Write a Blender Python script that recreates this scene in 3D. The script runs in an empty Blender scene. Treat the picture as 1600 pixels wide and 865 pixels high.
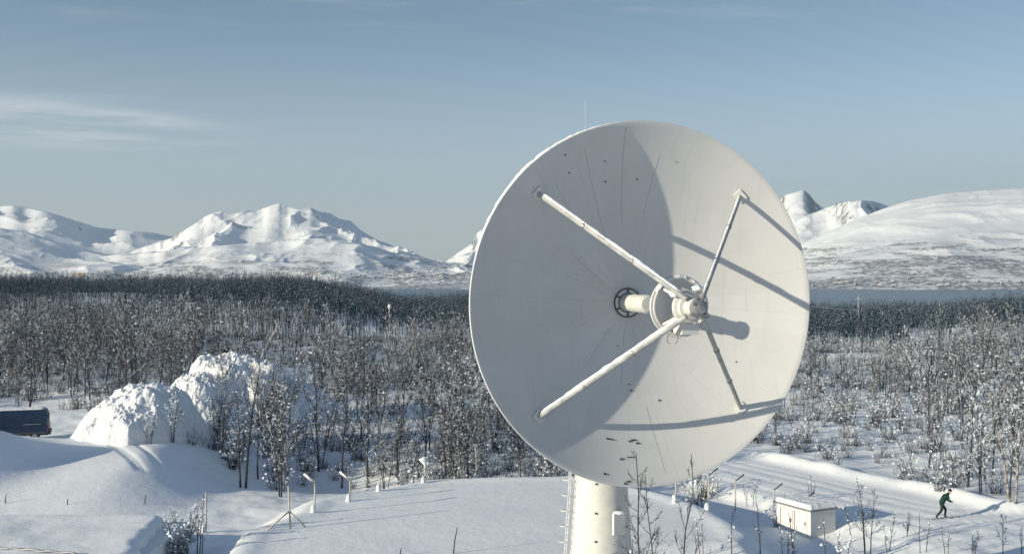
import bpy, math, random
import numpy as np
from mathutils import Vector, Matrix

# ------------------------------------------------------------------ camera, sky, sun, exposure
C = bpy.context.scene
COL = C.collection
CAM_Z = 14.5
F, CX, CY = 1716.0, 800.0, 432.5
cam_d = bpy.data.cameras.new('camera')
cam = bpy.data.objects.new('camera', cam_d); COL.objects.link(cam)
cam.location = (0, 0, CAM_Z); cam.rotation_euler = (math.pi/2, 0, 0)
cam_d.sensor_width = 36.0; cam_d.lens = 36.0*F/1600.0
cam_d.clip_start = 0.5; cam_d.clip_end = 80000
C.camera = cam

SUN_AZ, SUN_EL = math.radians(29.0), math.radians(13.5)      # direction the light travels, from +x towards +y
SDIR = Vector((-math.cos(SUN_EL)*math.cos(SUN_AZ), -math.cos(SUN_EL)*math.sin(SUN_AZ), math.sin(SUN_EL)))
sun_d = bpy.data.lights.new('sun', 'SUN'); sun_d.energy = 4.3; sun_d.angle = math.radians(0.5)
sun_d.color = (1.0, 0.905, 0.70)
sun = bpy.data.objects.new('sun', sun_d); COL.objects.link(sun)
sun.rotation_euler = SDIR.to_track_quat('Z', 'Y').to_euler()

W = bpy.data.worlds.new('World'); C.world = W; W.use_nodes = True
nt = W.node_tree; nt.nodes.clear()
def N(t, kind, **kw):
    n = t.nodes.new(kind)
    for k, v in kw.items():
        if k.startswith('i_'):
            n.inputs[k[2:].replace('_', ' ')].default_value = v
        else: setattr(n, k, v)
    return n
def math_n(t, op, a, b=None, clamp=False):
    n = t.nodes.new('ShaderNodeMath'); n.operation = op; n.use_clamp = clamp
    for i, v in enumerate((a, b)):
        if v is None: continue
        if isinstance(v, (int, float)): n.inputs[i].default_value = v
        else: t.links.new(v, n.inputs[i])
    return n.outputs[0]
def mapr(t, v, a, b, c=0.0, d=1.0, smooth=True):
    n = t.nodes.new('ShaderNodeMapRange'); n.interpolation_type = 'SMOOTHSTEP' if smooth else 'LINEAR'
    t.links.new(v, n.inputs[0])
    for i, q in enumerate((a, b, c, d)): n.inputs[i+1].default_value = q
    return n.outputs[0]
def mixc(t, f, a, b):
    n = t.nodes.new('ShaderNodeMix'); n.data_type = 'RGBA'
    for i, v in ((0, f), (6, a), (7, b)):
        if isinstance(v, (int, float)): n.inputs[i].default_value = v
        elif isinstance(v, (tuple, list)): n.inputs[i].default_value = tuple(v) + ((1,) if len(v) == 3 else ())
        else: t.links.new(v, n.inputs[i])
    return n.outputs[2]
sky = N(nt, 'ShaderNodeTexSky', sky_type='NISHITA', sun_disc=False, sun_elevation=SUN_EL,
        sun_rotation=math.atan2(SDIR.x, SDIR.y), air_density=1.0, dust_density=0.0, ozone_density=3.0, altitude=100)
tc = N(nt, 'ShaderNodeTexCoord')
sep = N(nt, 'ShaderNodeSeparateXYZ'); nt.links.new(tc.outputs['Generated'], sep.inputs[0])
# thin streaks of cirrus low in the sky
mp = N(nt, 'ShaderNodeMapping'); mp.inputs['Scale'].default_value = (2.4, 2.4, 30); mp.inputs['Rotation'].default_value = (0, math.radians(2.0), 0)
nt.links.new(tc.outputs['Generated'], mp.inputs[0])
cn = N(nt, 'ShaderNodeTexNoise', i_Scale=2.2, i_Detail=7.0, i_Roughness=0.55); nt.links.new(mp.outputs[0], cn.inputs['Vector'])
streak = mapr(nt, cn.outputs['Fac'], 0.40, 0.66)
zz = sep.outputs['Z']
band = math_n(nt, 'MULTIPLY', mapr(nt, zz, 0.098, 0.124), mapr(nt, zz, 0.158, 0.132))
left = mapr(nt, sep.outputs['X'], -0.20, -0.37)
cl = math_n(nt, 'MULTIPLY', math_n(nt, 'MULTIPLY', streak, band), left)
band2 = math_n(nt, 'MULTIPLY', mapr(nt, zz, 0.20, 0.25), mapr(nt, zz, 0.34, 0.26))
cl2 = math_n(nt, 'MULTIPLY', math_n(nt, 'MULTIPLY', mapr(nt, cn.outputs['Fac'], 0.5, 0.75), band2), 0.25)
cl = math_n(nt, 'ADD', math_n(nt, 'MULTIPLY', cl, 0.62), cl2, True)
hs = N(nt, 'ShaderNodeHueSaturation'); hs.inputs['Saturation'].default_value = 0.72
nt.links.new(sky.outputs[0], hs.inputs['Color'])
tint = N(nt, 'ShaderNodeMix', data_type='RGBA', blend_type='MULTIPLY'); tint.inputs[0].default_value = 1.0
nt.links.new(hs.outputs[0], tint.inputs[6]); tint.inputs[7].default_value = (0.765, 0.825, 0.86, 1)
pale = mixc(nt, mapr(nt, sep.outputs['Z'], 0.24, 0.0, 0.0, 0.75), tint.outputs[2], (3.35, 3.66, 3.88))      # thin pale air low over the horizon
deep = mixc(nt, math_n(nt, 'MULTIPLY', mapr(nt, sep.outputs['Z'], 0.10, 0.26), mapr(nt, sep.outputs['Z'], 0.62, 0.42)), (1, 1, 1), (0.76, 0.82, 0.83))   # deeper blue in mid sky
overhead_fill = mixc(nt, mapr(nt, sep.outputs['Z'], 0.45, 0.75), (1, 1, 1), (1.25, 1.25, 1.25))                       # sky overhead, out of view, brightened as added fill light
for q in (deep, overhead_fill):
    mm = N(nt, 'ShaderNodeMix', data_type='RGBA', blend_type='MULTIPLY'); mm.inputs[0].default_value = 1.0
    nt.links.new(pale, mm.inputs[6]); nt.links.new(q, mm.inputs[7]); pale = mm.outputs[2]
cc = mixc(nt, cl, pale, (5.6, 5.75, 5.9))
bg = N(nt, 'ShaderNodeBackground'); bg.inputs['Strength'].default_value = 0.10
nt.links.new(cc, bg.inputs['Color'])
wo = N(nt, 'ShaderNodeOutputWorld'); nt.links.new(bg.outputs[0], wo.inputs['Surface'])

C.view_settings.view_transform = 'Standard'; C.view_settings.look = 'None'
C.view_settings.exposure = 0.60; C.view_settings.gamma = 1.0
C.view_settings.use_curve_mapping = False
C.render.engine = 'CYCLES'
C.cycles.max_bounces = 6; C.cycles.diffuse_bounces = 3; C.cycles.glossy_bounces = 2; C.cycles.volume_bounces = 0
C.cycles.use_denoising = True
C.cycles.volume_step_rate = 4.0

# ------------------------------------------------------------------ materials
def mat(name, color, rough=0.7, metal=0.0, noise=None, bump=None, spec=0.3, ns=6.0):
    """noise: second colour mixed in by a noise; bump: list of (scale, strength, distance)"""
    m = bpy.data.materials.new(name); m.use_nodes = True
    t = m.node_tree; b = t.nodes['Principled BSDF']
    b.inputs['Base Color'].default_value = tuple(color) + (1,)
    b.inputs['Roughness'].default_value = rough; b.inputs['Metallic'].default_value = metal
    b.inputs['Specular IOR Level'].default_value = spec
    co = N(t, 'ShaderNodeTexCoord')
    if noise:
        n = N(t, 'ShaderNodeTexNoise', i_Scale=ns, i_Detail=5.0, i_Roughness=0.6); t.links.new(co.outputs['Object'], n.inputs['Vector'])
        t.links.new(mixc(t, mapr(t, n.outputs['Fac'], 0.36, 0.66), color, noise), b.inputs['Base Color'])
    prev = None
    for sc, st, di in (bump or ()):
        n = N(t, 'ShaderNodeTexNoise', i_Scale=sc, i_Detail=6.0, i_Roughness=0.6); t.links.new(co.outputs['Object'], n.inputs['Vector'])
        bp = N(t, 'ShaderNodeBump', i_Strength=st, i_Distance=di); t.links.new(n.outputs['Fac'], bp.inputs['Height'])
        if prev: t.links.new(prev, bp.inputs['Normal'])
        prev = bp.outputs[0]
    if prev: t.links.new(prev, b.inputs['Normal'])
    return m
M = {}
M['snow'] = mat('snow', (0.86, 0.87, 0.88), 0.75, noise=(0.80, 0.82, 0.84), ns=0.25, bump=[(0.5, 0.18, 0.3), (2.2, 0.22, 0.10), (9.0, 0.20, 0.04)], spec=0.15)
M['clump'] = mat('snow_clump', (0.80, 0.81, 0.82), 0.8, bump=[(2.2, 0.6, 0.3)], spec=0.1)
M['frost'] = mat('frost', (0.70, 0.745, 0.80), 0.8, spec=0.1)
M['old_frost'] = mat('old_frost', (0.55, 0.55, 0.55), 0.9, noise=(0.16, 0.15, 0.15), ns=1.5)
M['bark'] = mat('bark', (0.062, 0.065, 0.072), 0.9, noise=(0.036, 0.040, 0.048), ns=3.0, spec=0.1)
M['pale_bark'] = mat('pale_bark', (0.36, 0.33, 0.30), 0.9, noise=(0.10, 0.09, 0.085), ns=3.5, spec=0.1)
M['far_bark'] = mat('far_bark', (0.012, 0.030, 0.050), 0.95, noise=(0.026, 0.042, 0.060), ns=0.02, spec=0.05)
M['white'] = mat('white_paint', (0.64, 0.635, 0.62), 0.45, noise=(0.58, 0.575, 0.56), ns=1.2)
M['cream'] = mat('cream_paint', (0.62, 0.61, 0.575), 0.5, noise=(0.55, 0.54, 0.51), ns=2.0)
M['strut'] = mat('strut_paint', (0.40, 0.40, 0.39), 0.55, noise=(0.26, 0.27, 0.28), ns=2.5)
M['dark'] = mat('dark_metal', (0.05, 0.055, 0.06), 0.5, metal=0.3, noise=(0.09, 0.09, 0.09))
M['grey'] = mat('grey_metal', (0.30, 0.31, 0.32), 0.5, metal=0.4, noise=(0.22, 0.22, 0.23))
M['post'] = mat('weathered_post', (0.52, 0.49, 0.43), 0.8, noise=(0.36, 0.34, 0.30), ns=5)
M['green'] = mat('jacket_green', (0.006, 0.042, 0.026), 0.75, noise=(0.004, 0.03, 0.02), ns=12)
M['black'] = mat('black_cloth', (0.012, 0.012, 0.018), 0.8, noise=(0.02, 0.02, 0.025), ns=12)
M['skin'] = mat('skin', (0.55, 0.34, 0.26), 0.55)
M['van'] = mat('van_blue', (0.005, 0.020, 0.055), 0.35, noise=(0.008, 0.028, 0.065), ns=1.5, spec=0.5)
M['glass'] = mat('dark_glass', (0.012, 0.018, 0.028), 0.08, spec=0.6)
M['rubber'] = mat('rubber', (0.02, 0.02, 0.02), 0.9)
M['red'] = mat('red_lens', (0.16, 0.010, 0.014), 0.25)
M['tan'] = mat('tan_wall', (0.42, 0.30, 0.20), 0.8, noise=(0.34, 0.25, 0.18))
M['housewall'] = mat('house_wall', (0.20, 0.17, 0.16), 0.8, noise=(0.12, 0.11, 0.12), ns=0.05)
M['pane'] = mat('window_pane', (0.04, 0.05, 0.06), 0.2)

# the reflector: white panels with faint radial and ring joints
R_D, FOD = 6.6129, 0.4207
FOC = FOD*2*R_D; DEP = R_D*R_D/(4*FOC)
def dish_mat():
    m = bpy.data.materials.new('dish_white'); m.use_nodes = True; t = m.node_tree; b = t.nodes['Principled BSDF']
    co = N(t, 'ShaderNodeTexCoord'); s = N(t, 'ShaderNodeSeparateXYZ'); t.links.new(co.outputs['Object'], s.inputs[0])
    x, y = s.outputs['X'], s.outputs['Y']
    r = math_n(t, 'SQRT', math_n(t, 'ADD', math_n(t, 'MULTIPLY', x, x), math_n(t, 'MULTIPLY', y, y)))
    a = math_n(t, 'ARCTAN2', y, x)
    fr = math_n(t, 'FRACT', math_n(t, 'MULTIPLY', math_n(t, 'ADD', a, 7.0), 24/(2*math.pi)))
    off = math_n(t, 'MULTIPLY', math_n(t, 'ABSOLUTE', math_n(t, 'SUBTRACT', fr, 0.5)), r)      # arc distance, in units of 2pi/24
    line = mapr(t, off, 0.030, 0.075, 1, 0)
    ring = mapr(t, math_n(t, 'ABSOLUTE', math_n(t, 'SUBTRACT', r, 3.55)), 0.006, 0.018, 1, 0)
    n = N(t, 'ShaderNodeTexNoise', i_Scale=0.9, i_Detail=6.0, i_Roughness=0.65); t.links.new(co.outputs['Object'], n.inputs['Vector'])
    n2 = N(t, 'ShaderNodeTexNoise', i_Scale=0.55, i_Detail=3.0); t.links.new(co.outputs['Object'], n2.inputs['Vector'])
    lf = math_n(t, 'MULTIPLY', math_n(t, 'MAXIMUM', line, math_n(t, 'MULTIPLY', ring, 0.5)), mapr(t, n2.outputs['Fac'], 0.42, 0.62, 0.05, 0.5))
    base = mixc(t, mapr(t, n.outputs['Fac'], 0.3, 0.75), (0.555, 0.56, 0.565), (0.52, 0.525, 0.53))
    # each panel is a little different in tone
    pk = math_n(t, 'FLOOR', math_n(t, 'MULTIPLY', math_n(t, 'ADD', a, 7.0), 24/(2*math.pi)))
    rk = math_n(t, 'ADD', math_n(t, 'GREATER_THAN', r, 3.55), math_n(t, 'GREATER_THAN', r, 5.2))
    wn = N(t, 'ShaderNodeTexWhiteNoise', noise_dimensions='2D'); cb = N(t, 'ShaderNodeCombineXYZ'); t.links.new(pk, cb.inputs[0]); t.links.new(rk, cb.inputs[1]); t.links.new(cb.outputs[0], wn.inputs['Vector'])
    base = mixc(t, math_n(t, 'MULTIPLY', wn.outputs['Value'], 0.55), base, (0.49, 0.49, 0.485))
    # old rain streaks running down from the joints
    mp = N(t, 'ShaderNodeMapping'); mp.inputs['Scale'].default_value = (5.0, 0.35, 0.35); t.links.new(co.outputs['Object'], mp.inputs[0])
    n3 = N(t, 'ShaderNodeTexNoise', i_Scale=1.0, i_Detail=6.0, i_Roughness=0.6); t.links.new(mp.outputs[0], n3.inputs['Vector'])
    base = mixc(t, mapr(t, n3.outputs['Fac'], 0.56, 0.76, 0, 0.45), base, (0.43, 0.425, 0.41))
    ring2 = mapr(t, math_n(t, 'ABSOLUTE', math_n(t, 'SUBTRACT', r, 5.2)), 0.006, 0.018, 1, 0); ring = math_n(t, 'MAXIMUM', ring, ring2)
    t.links.new(mixc(t, lf, base, (0.42, 0.42, 0.43)), b.inputs['Base Color'])
    b.inputs['Roughness'].default_value = 0.6; b.inputs['Specular IOR Level'].default_value = 0.2
    bp = N(t, 'ShaderNodeBump', i_Strength=0.15, i_Distance=0.02); t.links.new(n.outputs['Fac'], bp.inputs['Height']); t.links.new(bp.outputs[0], b.inputs['Normal'])
    return m
M['dish'] = dish_mat()

def mountain_mat(name, rock, rock_lo, rock_hi, scrub, z0, z1, zs=14.0):
    """snow with bare rock where it is steep and streaks of birch scrub on the low slopes between z0 and z1"""
    m = bpy.data.materials.new(name); m.use_nodes = True; t = m.node_tree; b = t.nodes['Principled BSDF']
    g = N(t, 'ShaderNodeNewGeometry'); s = N(t, 'ShaderNodeSeparateXYZ'); t.links.new(g.outputs['True Normal'], s.inputs[0])
    p = N(t, 'ShaderNodeSeparateXYZ'); t.links.new(g.outputs['Position'], p.inputs[0])
    n = N(t, 'ShaderNodeTexNoise', i_Scale=0.006, i_Detail=9.0, i_Roughness=0.68); t.links.new(g.outputs['Position'], n.inputs['Vector'])
    st = math_n(t, 'ADD', s.outputs['Z'], math_n(t, 'MULTIPLY', math_n(t, 'SUBTRACT', n.outputs['Fac'], 0.5), 0.9))
    rk = mapr(t, st, rock_hi, rock_lo)
    mp = N(t, 'ShaderNodeMapping'); mp.inputs['Scale'].default_value = (0.0030, 0.0016, zs*0.0014); mp.inputs['Rotation'].default_value = (0, 0.02, 0)
    t.links.new(g.outputs['Position'], mp.inputs[0])
    k = N(t, 'ShaderNodeTexNoise', i_Scale=1.0, i_Detail=9.0, i_Roughness=0.72); t.links.new(mp.outputs[0], k.inputs['Vector'])
    sp = N(t, 'ShaderNodeTexNoise', i_Scale=0.035, i_Detail=4.0, i_Roughness=0.7); t.links.new(g.outputs['Position'], sp.inputs['Vector'])
    low = math_n(t, 'MULTIPLY', mapr(t, p.outputs['Z'], z1, z0), scrub)
    sc = math_n(t, 'MULTIPLY', math_n(t, 'MULTIPLY', mapr(t, math_n(t, 'ADD', k.outputs['Fac'], math_n(t, 'MULTIPLY', low, 0.12)), 0.52, 0.62), mapr(t, sp.outputs['Fac'], 0.36, 0.56)), mapr(t, low, 0.0, 0.25), True)
    c1 = mixc(t, rk, (0.84, 0.85, 0.87), rock)
    t.links.new(mixc(t, math_n(t, 'MULTIPLY', sc, 0.85), c1, (0.10, 0.105, 0.115)), b.inputs['Base Color'])
    b.inputs['Roughness'].default_value = 0.85; b.inputs['Specular IOR Level'].default_value = 0.1
    bp = N(t, 'ShaderNodeBump', i_Strength=0.5, i_Distance=25.0); t.links.new(n.outputs['Fac'], bp.inputs['Height']); t.links.new(bp.outputs[0], b.inputs['Normal'])
    return m

def water_mat():
    m = mat('sea_water', (0.020, 0.075, 0.135), 0.25, spec=0.25); t = m.node_tree; b = t.nodes['Principled BSDF']
    g = N(t, 'ShaderNodeNewGeometry')
    n = N(t, 'ShaderNodeTexNoise', i_Scale=0.05, i_Detail=8.0, i_Roughness=0.7); t.links.new(g.outputs['Position'], n.inputs['Vector'])
    bp = N(t, 'ShaderNodeBump', i_Strength=0.9, i_Distance=3.0); t.links.new(n.outputs['Fac'], bp.inputs['Height']); t.links.new(bp.outputs[0], b.inputs['Normal'])
    return m
M['water'] = water_mat()

# ------------------------------------------------------------------ mesh helpers
def tag(o, label=None, cat=None, group=None, kind=None):
    if label: o['label'] = label
    if cat: o['category'] = cat
    if group: o['group'] = group
    if kind: o['kind'] = kind
    return o
def empty(name, loc, rz=0.0):
    o = bpy.data.objects.new(name, None); COL.objects.link(o)
    o.location = loc; o.rotation_euler = (0, 0, rz); o.empty_display_size = 0.3
    return o
class MB:
    def __init__(s): s.v = []; s.f = []; s.m = []; s.n = 0
    def add(s, V, Fc, mi=0):
        s.v.extend([tuple(p) for p in V]); s.f.extend([tuple(i + s.n for i in f) for f in Fc])
        s.m.extend([mi]*len(Fc)); s.n += len(V)
    def tube(s, P, R, n=8, mi=0, cap=True):
        P = [Vector(p) for p in P]; R = R if hasattr(R, '__len__') else [R]*len(P)
        V = []; u = None
        for i, p in enumerate(P):
            d = (P[min(i+1, len(P)-1)] - P[max(i-1, 0)]).normalized()
            if u is None:
                u = d.orthogonal().normalized()
            else:
                u = (u - d*u.dot(d)); u = u.normalized() if u.length > 1e-6 else d.orthogonal().normalized()
            w = d.cross(u)
            for k in range(n):
                a = 2*math.pi*k/n; V.append(p + (u*math.cos(a) + w*math.sin(a))*R[i])
        Fc = []
        for i in range(len(P)-1):
            for k in range(n):
                Fc.append((i*n+k, i*n+(k+1) % n, (i+1)*n+(k+1) % n, (i+1)*n+k))
        if cap: Fc.append(tuple(range(n-1, -1, -1))); Fc.append(tuple((len(P)-1)*n+k for k in range(n)))
        s.add(V, Fc, mi); return s
    def box(s, c, d, rz=0.0, mi=0, taper=1.0, mat4=None):
        V = []
        for sz in (-1, 1):
            k = taper if sz > 0 else 1.0
            for sx, sy in ((-1, -1), (1, -1), (1, 1), (-1, 1)):
                V.append(Vector((sx*d[0]/2*k, sy*d[1]/2*k, sz*d[2]/2)))
        m = Matrix.Rotation(rz, 4, 'Z') if mat4 is None else mat4
        V = [Vector(c) + m @ p for p in V]
        s.add(V, [(3, 2, 1, 0), (4, 5, 6, 7), (0, 1, 5, 4), (1, 2, 6, 5), (2, 3, 7, 6), (3, 0, 4, 7)], mi); return s
    def lathe(s, prof, n=48, mi=0, c=(0, 0, 0), closed=False):
        V = []; k0 = len(prof)
        for i in range(n):
            a = 2*math.pi*i/n
            for r, z in prof: V.append((c[0]+r*math.cos(a), c[1]+r*math.sin(a), c[2]+z))
        Fc = []
        for i in range(n):
            j = (i+1) % n
            for k in range(k0 if closed else k0-1):
                l = (k+1) % k0
                Fc.append((i*k0+k, j*k0+k, j*k0+l, i*k0+l))
        s.add(V, Fc, mi); return s
    def blob(s, c, r, rng, n=8, jit=0.2, mi=0):
        V = [(c[0], c[1], c[2]+r[2])]; rows = max(3, n//2)
        for i in range(1, rows):
            th = math.pi*i/rows
            for k in range(n):
                a = 2*math.pi*k/n; q = 1 + rng.uniform(-jit, jit)
                V.append((c[0]+r[0]*math.sin(th)*math.cos(a)*q, c[1]+r[1]*math.sin(th)*math.sin(a)*q, c[2]+r[2]*math.cos(th)*q))
        V.append((c[0], c[1], c[2]-r[2])); L = len(V)-1
        Fc = [(0, 1+k, 1+(k+1) % n) for k in range(n)]
        for i in range(rows-2):
            for k in range(n):
                a = 1+i*n; Fc.append((a+k, a+n+k, a+n+(k+1) % n, a+(k+1) % n))
        a = 1+(rows-2)*n
        Fc += [(a+(k+1) % n, a+k, L) for k in range(n)]
        s.add(V, Fc, mi); return s
    def mesh(s, name, mats, smooth=True):
        me = bpy.data.meshes.new(name); me.from_pydata(s.v, [], s.f)
        for m in (mats if isinstance(mats, (list, tuple)) else [mats]): me.materials.append(m)
        me.polygons.foreach_set('material_index', s.m)
        me.polygons.foreach_set('use_smooth', [smooth]*len(s.f)); me.update()
        return me
    def build(s, name, mats, parent=None, smooth=False, loc=None, bevel=0.0, auto=None):
        o = bpy.data.objects.new(name, s.mesh(name, mats, smooth)); COL.objects.link(o)
        if parent: o.parent = parent
        if loc is not None: o.location = loc
        if bevel:
            md = o.modifiers.new('bevel', 'BEVEL'); md.width = bevel; md.segments = 2; md.limit_method = 'ANGLE'
        if auto:
            try: o.data.set_sharp_from_angle(angle=math.radians(auto))
            except Exception: pass
        return o
def np_mesh(name, V, Fc, mats, mi=None, smooth=True):
    """fast mesh from numpy: V (n,3), Fc (m,k) with k = 3 or 4"""
    me = bpy.data.meshes.new(name); n, (m, k) = len(V), Fc.shape
    me.vertices.add(n); me.vertices.foreach_set('co', np.ascontiguousarray(V, dtype=np.float32).ravel())
    me.loops.add(m*k); me.loops.foreach_set('vertex_index', np.ascontiguousarray(Fc, dtype=np.int32).ravel())
    me.polygons.add(m); me.polygons.foreach_set('loop_start', np.arange(0, m*k, k, dtype=np.int32))
    try: me.polygons.foreach_set('loop_total', np.full(m, k, dtype=np.int32))
    except Exception: pass
    for q in mats: me.materials.append(q)
    if mi is not None: me.polygons.foreach_set('material_index', np.ascontiguousarray(mi, dtype=np.int32))
    me.polygons.foreach_set('use_smooth', np.full(m, smooth)); me.update(calc_edges=True); me.validate()
    return me
def grid_faces(r, c, wrap=False):
    i = np.arange(r-1)[:, None]; j = np.arange(c if wrap else c-1)[None, :]; j1 = (j+1) % c
    return np.stack([i*c+j, i*c+j1, (i+1)*c+j1, (i+1)*c+j], -1).reshape(-1, 4)

# numpy value noise
def _h(ix, iy, seed):
    n = (ix.astype(np.int64)*374761393 + iy.astype(np.int64)*668265263 + seed*974711) & 0x7fffffff
    n = ((n ^ (n >> 13))*1274126177) & 0x7fffffff
    return ((n ^ (n >> 16)) & 0xffff)/65535.0
def vnoise(x, y, seed=0):
    x = np.asarray(x, float); y = np.asarray(y, float)
    ix, iy = np.floor(x), np.floor(y); fx, fy = x-ix, y-iy
    fx = fx**3*(fx*(fx*6-15)+10); fy = fy**3*(fy*(fy*6-15)+10)
    a, b, c, d = _h(ix, iy, seed), _h(ix+1, iy, seed), _h(ix, iy+1, seed), _h(ix+1, iy+1, seed)
    return (a*(1-fx)+b*fx)*(1-fy)+(c*(1-fx)+d*fx)*fy - 0.5
def fbm(x, y, oct=4, seed=0, gain=0.5):
    s, a = 0, 1.0
    for k in range(oct):
        s = s + a*vnoise(x*2**k + 17.3*k, y*2**k - 9.1*k, seed+k); a *= gain
    return s
def ridged(x, y, oct=5, seed=0, gain=0.5):
    s, a, w = 0, 1.0, 1.0
    for k in range(oct):
        v = 1 - 2*np.abs(vnoise(x*2**k + 31.7*k, y*2**k - 5.3*k, seed+k)); v = v*v*w
        w = np.clip(v*1.6, 0, 1); s = s + a*v; a *= gain
    return s
def sst(x, a, b):
    t = np.clip((np.asarray(x, float)-a)/(b-a), 0, 1); return t*t*(3-2*t)

# ------------------------------------------------------------------ the near ground
SEA = CAM_Z - 60.0
def P0(px, py, z=0.0):
    d = (CAM_Z - z)*F/(py - CY); return ((px-CX)/F*d, d)
def poly_sd(x, y, poly):
    """signed distance to a closed polygon, positive inside"""
    x = np.asarray(x, float); y = np.asarray(y, float)
    dm = np.full(x.shape, 1e9); ins = np.zeros(x.shape, bool); n = len(poly)
    for i in range(n):
        ax, ay = poly[i]; bx, by = poly[(i+1) % n]; ex, ey = bx-ax, by-ay
        t = np.clip(((x-ax)*ex+(y-ay)*ey)/(ex*ex+ey*ey), 0, 1)
        dm = np.minimum(dm, np.hypot(x-ax-t*ex, y-ay-t*ey))
        c = ((ay > y) != (by > y)); xx = ax + (y-ay)*ex/(ey if abs(ey) > 1e-9 else 1e-9)
        ins ^= c & (x < xx)
    return np.where(ins, dm, -dm)
def line_d(x, y, pts):
    x = np.asarray(x, float); y = np.asarray(y, float); dm = np.full(x.shape, 1e9); sg = np.zeros(x.shape)
    for (ax, ay), (bx, by) in zip(pts[:-1], pts[1:]):
        ex, ey = bx-ax, by-ay
        t = np.clip(((x-ax)*ex+(y-ay)*ey)/(ex*ex+ey*ey), 0, 1)
        q = np.hypot(x-ax-t*ex, y-ay-t*ey); cr = ex*(y-ay)-ey*(x-ax)
        sg = np.where(q < dm, np.sign(cr), sg); dm = np.minimum(dm, q)
    return dm*sg
PH = 1.0       # height of the snowy platform round the dish
PLAT = [P0(*p, PH) for p in ((470, 802), (492, 782), (545, 772), (600, 764), (668, 749), (745, 747), (830, 745.5), (895, 744),
        (975, 758), (1050, 775), (1100, 794), (1140, 815), (1163, 836), (1150, 848), (1080, 853), (1000, 860))] + [(4, 52), (-4, 40), (-12, 40), (-14, 58)]
GULL = [P0(*p, -0.6) for p in ((985, 753), (1080, 749), (1200, 779), (1325, 822), (1420, 840))] + [(22, 52), (10, 48), (6, 57)]
TRACK_N = [P0(*p) for p in ((1040, 742), (1080, 749), (1200, 779), (1325, 818), (1440, 827), (1600, 812), (1800, 800))]
TRACK_F = [P0(*p) for p in ((1040, 690), (1160, 712), (1300, 742), (1450, 772), (1545, 797), (1650, 806), (1800, 795))]
TRACK = TRACK_N + TRACK_F[::-1]
TRACK_C = [((a[0]+b[0])/2, (a[1]+b[1])/2) for a, b in zip(TRACK_N, TRACK_F)]
def zg(x, y):
    x = np.asarray(x, float); y = np.asarray(y, float)
    d = np.maximum(np.hypot(x, y), 1e-3)*np.where(y >= 0, 1, -1); u = x/np.maximum(y, 1.0)
    near = sst(y, 20, 55)
    # far relief: a rise on the left, a gentle fall on the right, then down to the sea
    lf = sst(u, -0.08, -0.22); rt = sst(u, 0.10, 0.30)*(1-0.85*sst(u, 0.36, 0.45))
    z = 5.8*lf*sst(y, 140, 460) - 7.0*rt*sst(y, 150, 470) - 1.5*(1-lf-rt)*sst(y, 200, 480)
    z = z + (SEA-4-z)*sst(y, 500 + 90*lf, 1500)
    z = z + 1.3*fbm(x/55, y/55, 3, 3)*sst(y, 95, 160)*2 + 0.9*fbm(x/17, y/17, 3, 8)*sst(y, 85, 130)
    smooth = np.maximum(sst(poly_sd(x, y, PLAT), -2, 1), (1-sst(x, -22, -15))*(1-sst(y, 84, 92)))
    z = z + (0.22*fbm(x/6, y/6, 3, 11)*near + 0.10*fbm(x/1.7, y/1.7, 3, 17)*sst(y, 40, 60))*(1-0.85*smooth)
    # the mound in front of the van and the smaller drift on it
    m = np.where(y < 82, sst(y, 60, 80), 1-0.72*sst(y, 83, 91))*(1-sst(y, 112, 125))
    z = z + 2.2*m*(1-sst(x, -26.5, -19.0))
    z = z + 2.2*np.exp(-((x+35.6)/2.7)**2 - ((y-74)/4.5)**2) + 1.0*np.exp(-((x+41)/4.0)**2 - ((y-79)/6)**2)
    # the hollow behind it
    z = z - 1.7*np.exp(-((x+13)/7)**2 - ((y-83)/7)**2)
    # platform with a rolled edge, gully and track
    s = poly_sd(x, y, PLAT)
    pl = sst(s, -2.6, 0.15)
    z = z*(1-0.85*sst(s, -1, 3)) + PH*pl + 0.10*np.exp(-((s-0.5)/0.7)**2)
    g = poly_sd(x, y, GULL); z = z - 0.6*sst(g, -2.5, 4.5)*(1-pl)
    tr = poly_sd(x, y, TRACK); k = sst(tr, -1.0, 0.8)
    z = z*(1-0.8*k) + 0.05*k
    c = line_d(x, y, TRACK_C)
    for o in (-3.3, -2.9, -1.0, -0.6, 0.9, 1.3, 2.6):
        z = z - 0.06*np.exp(-((c-o)/0.13)**2)*k
    fl = line_d(x, y, TRACK_F)
    z = z + 0.55*np.exp(-((fl-0.9)/1.1)**2)*(1-sst(y, 95, 110))*sst(x, 14, 22)
    # hard wheel lines on the mound's sunny side
    for o in (0, 0.5, 2.3):
        l = line_d(x, y, [P0(165+o*18, 690, 2.2), P0(215+o*20, 745, 1.0)]); z = z - 0.09*np.exp(-(l/0.16)**2)
    return z
def z1(x, y): return float(zg(np.array([x]), np.array([y]))[0])
def ground_at(px, py):
    """where the ray through photo pixel (px, py) meets the ground"""
    d = np.concatenate([np.arange(45, 260, 0.15), np.arange(260, 900, 1.0)])
    x = (px-CX)/F*d; zr = CAM_Z-(py-CY)/F*d
    i = np.argmax(zg(x, d) >= zr); return (float(x[i]), float(d[i]), float(zg(x[i:i+1], d[i:i+1])[0]))

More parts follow.
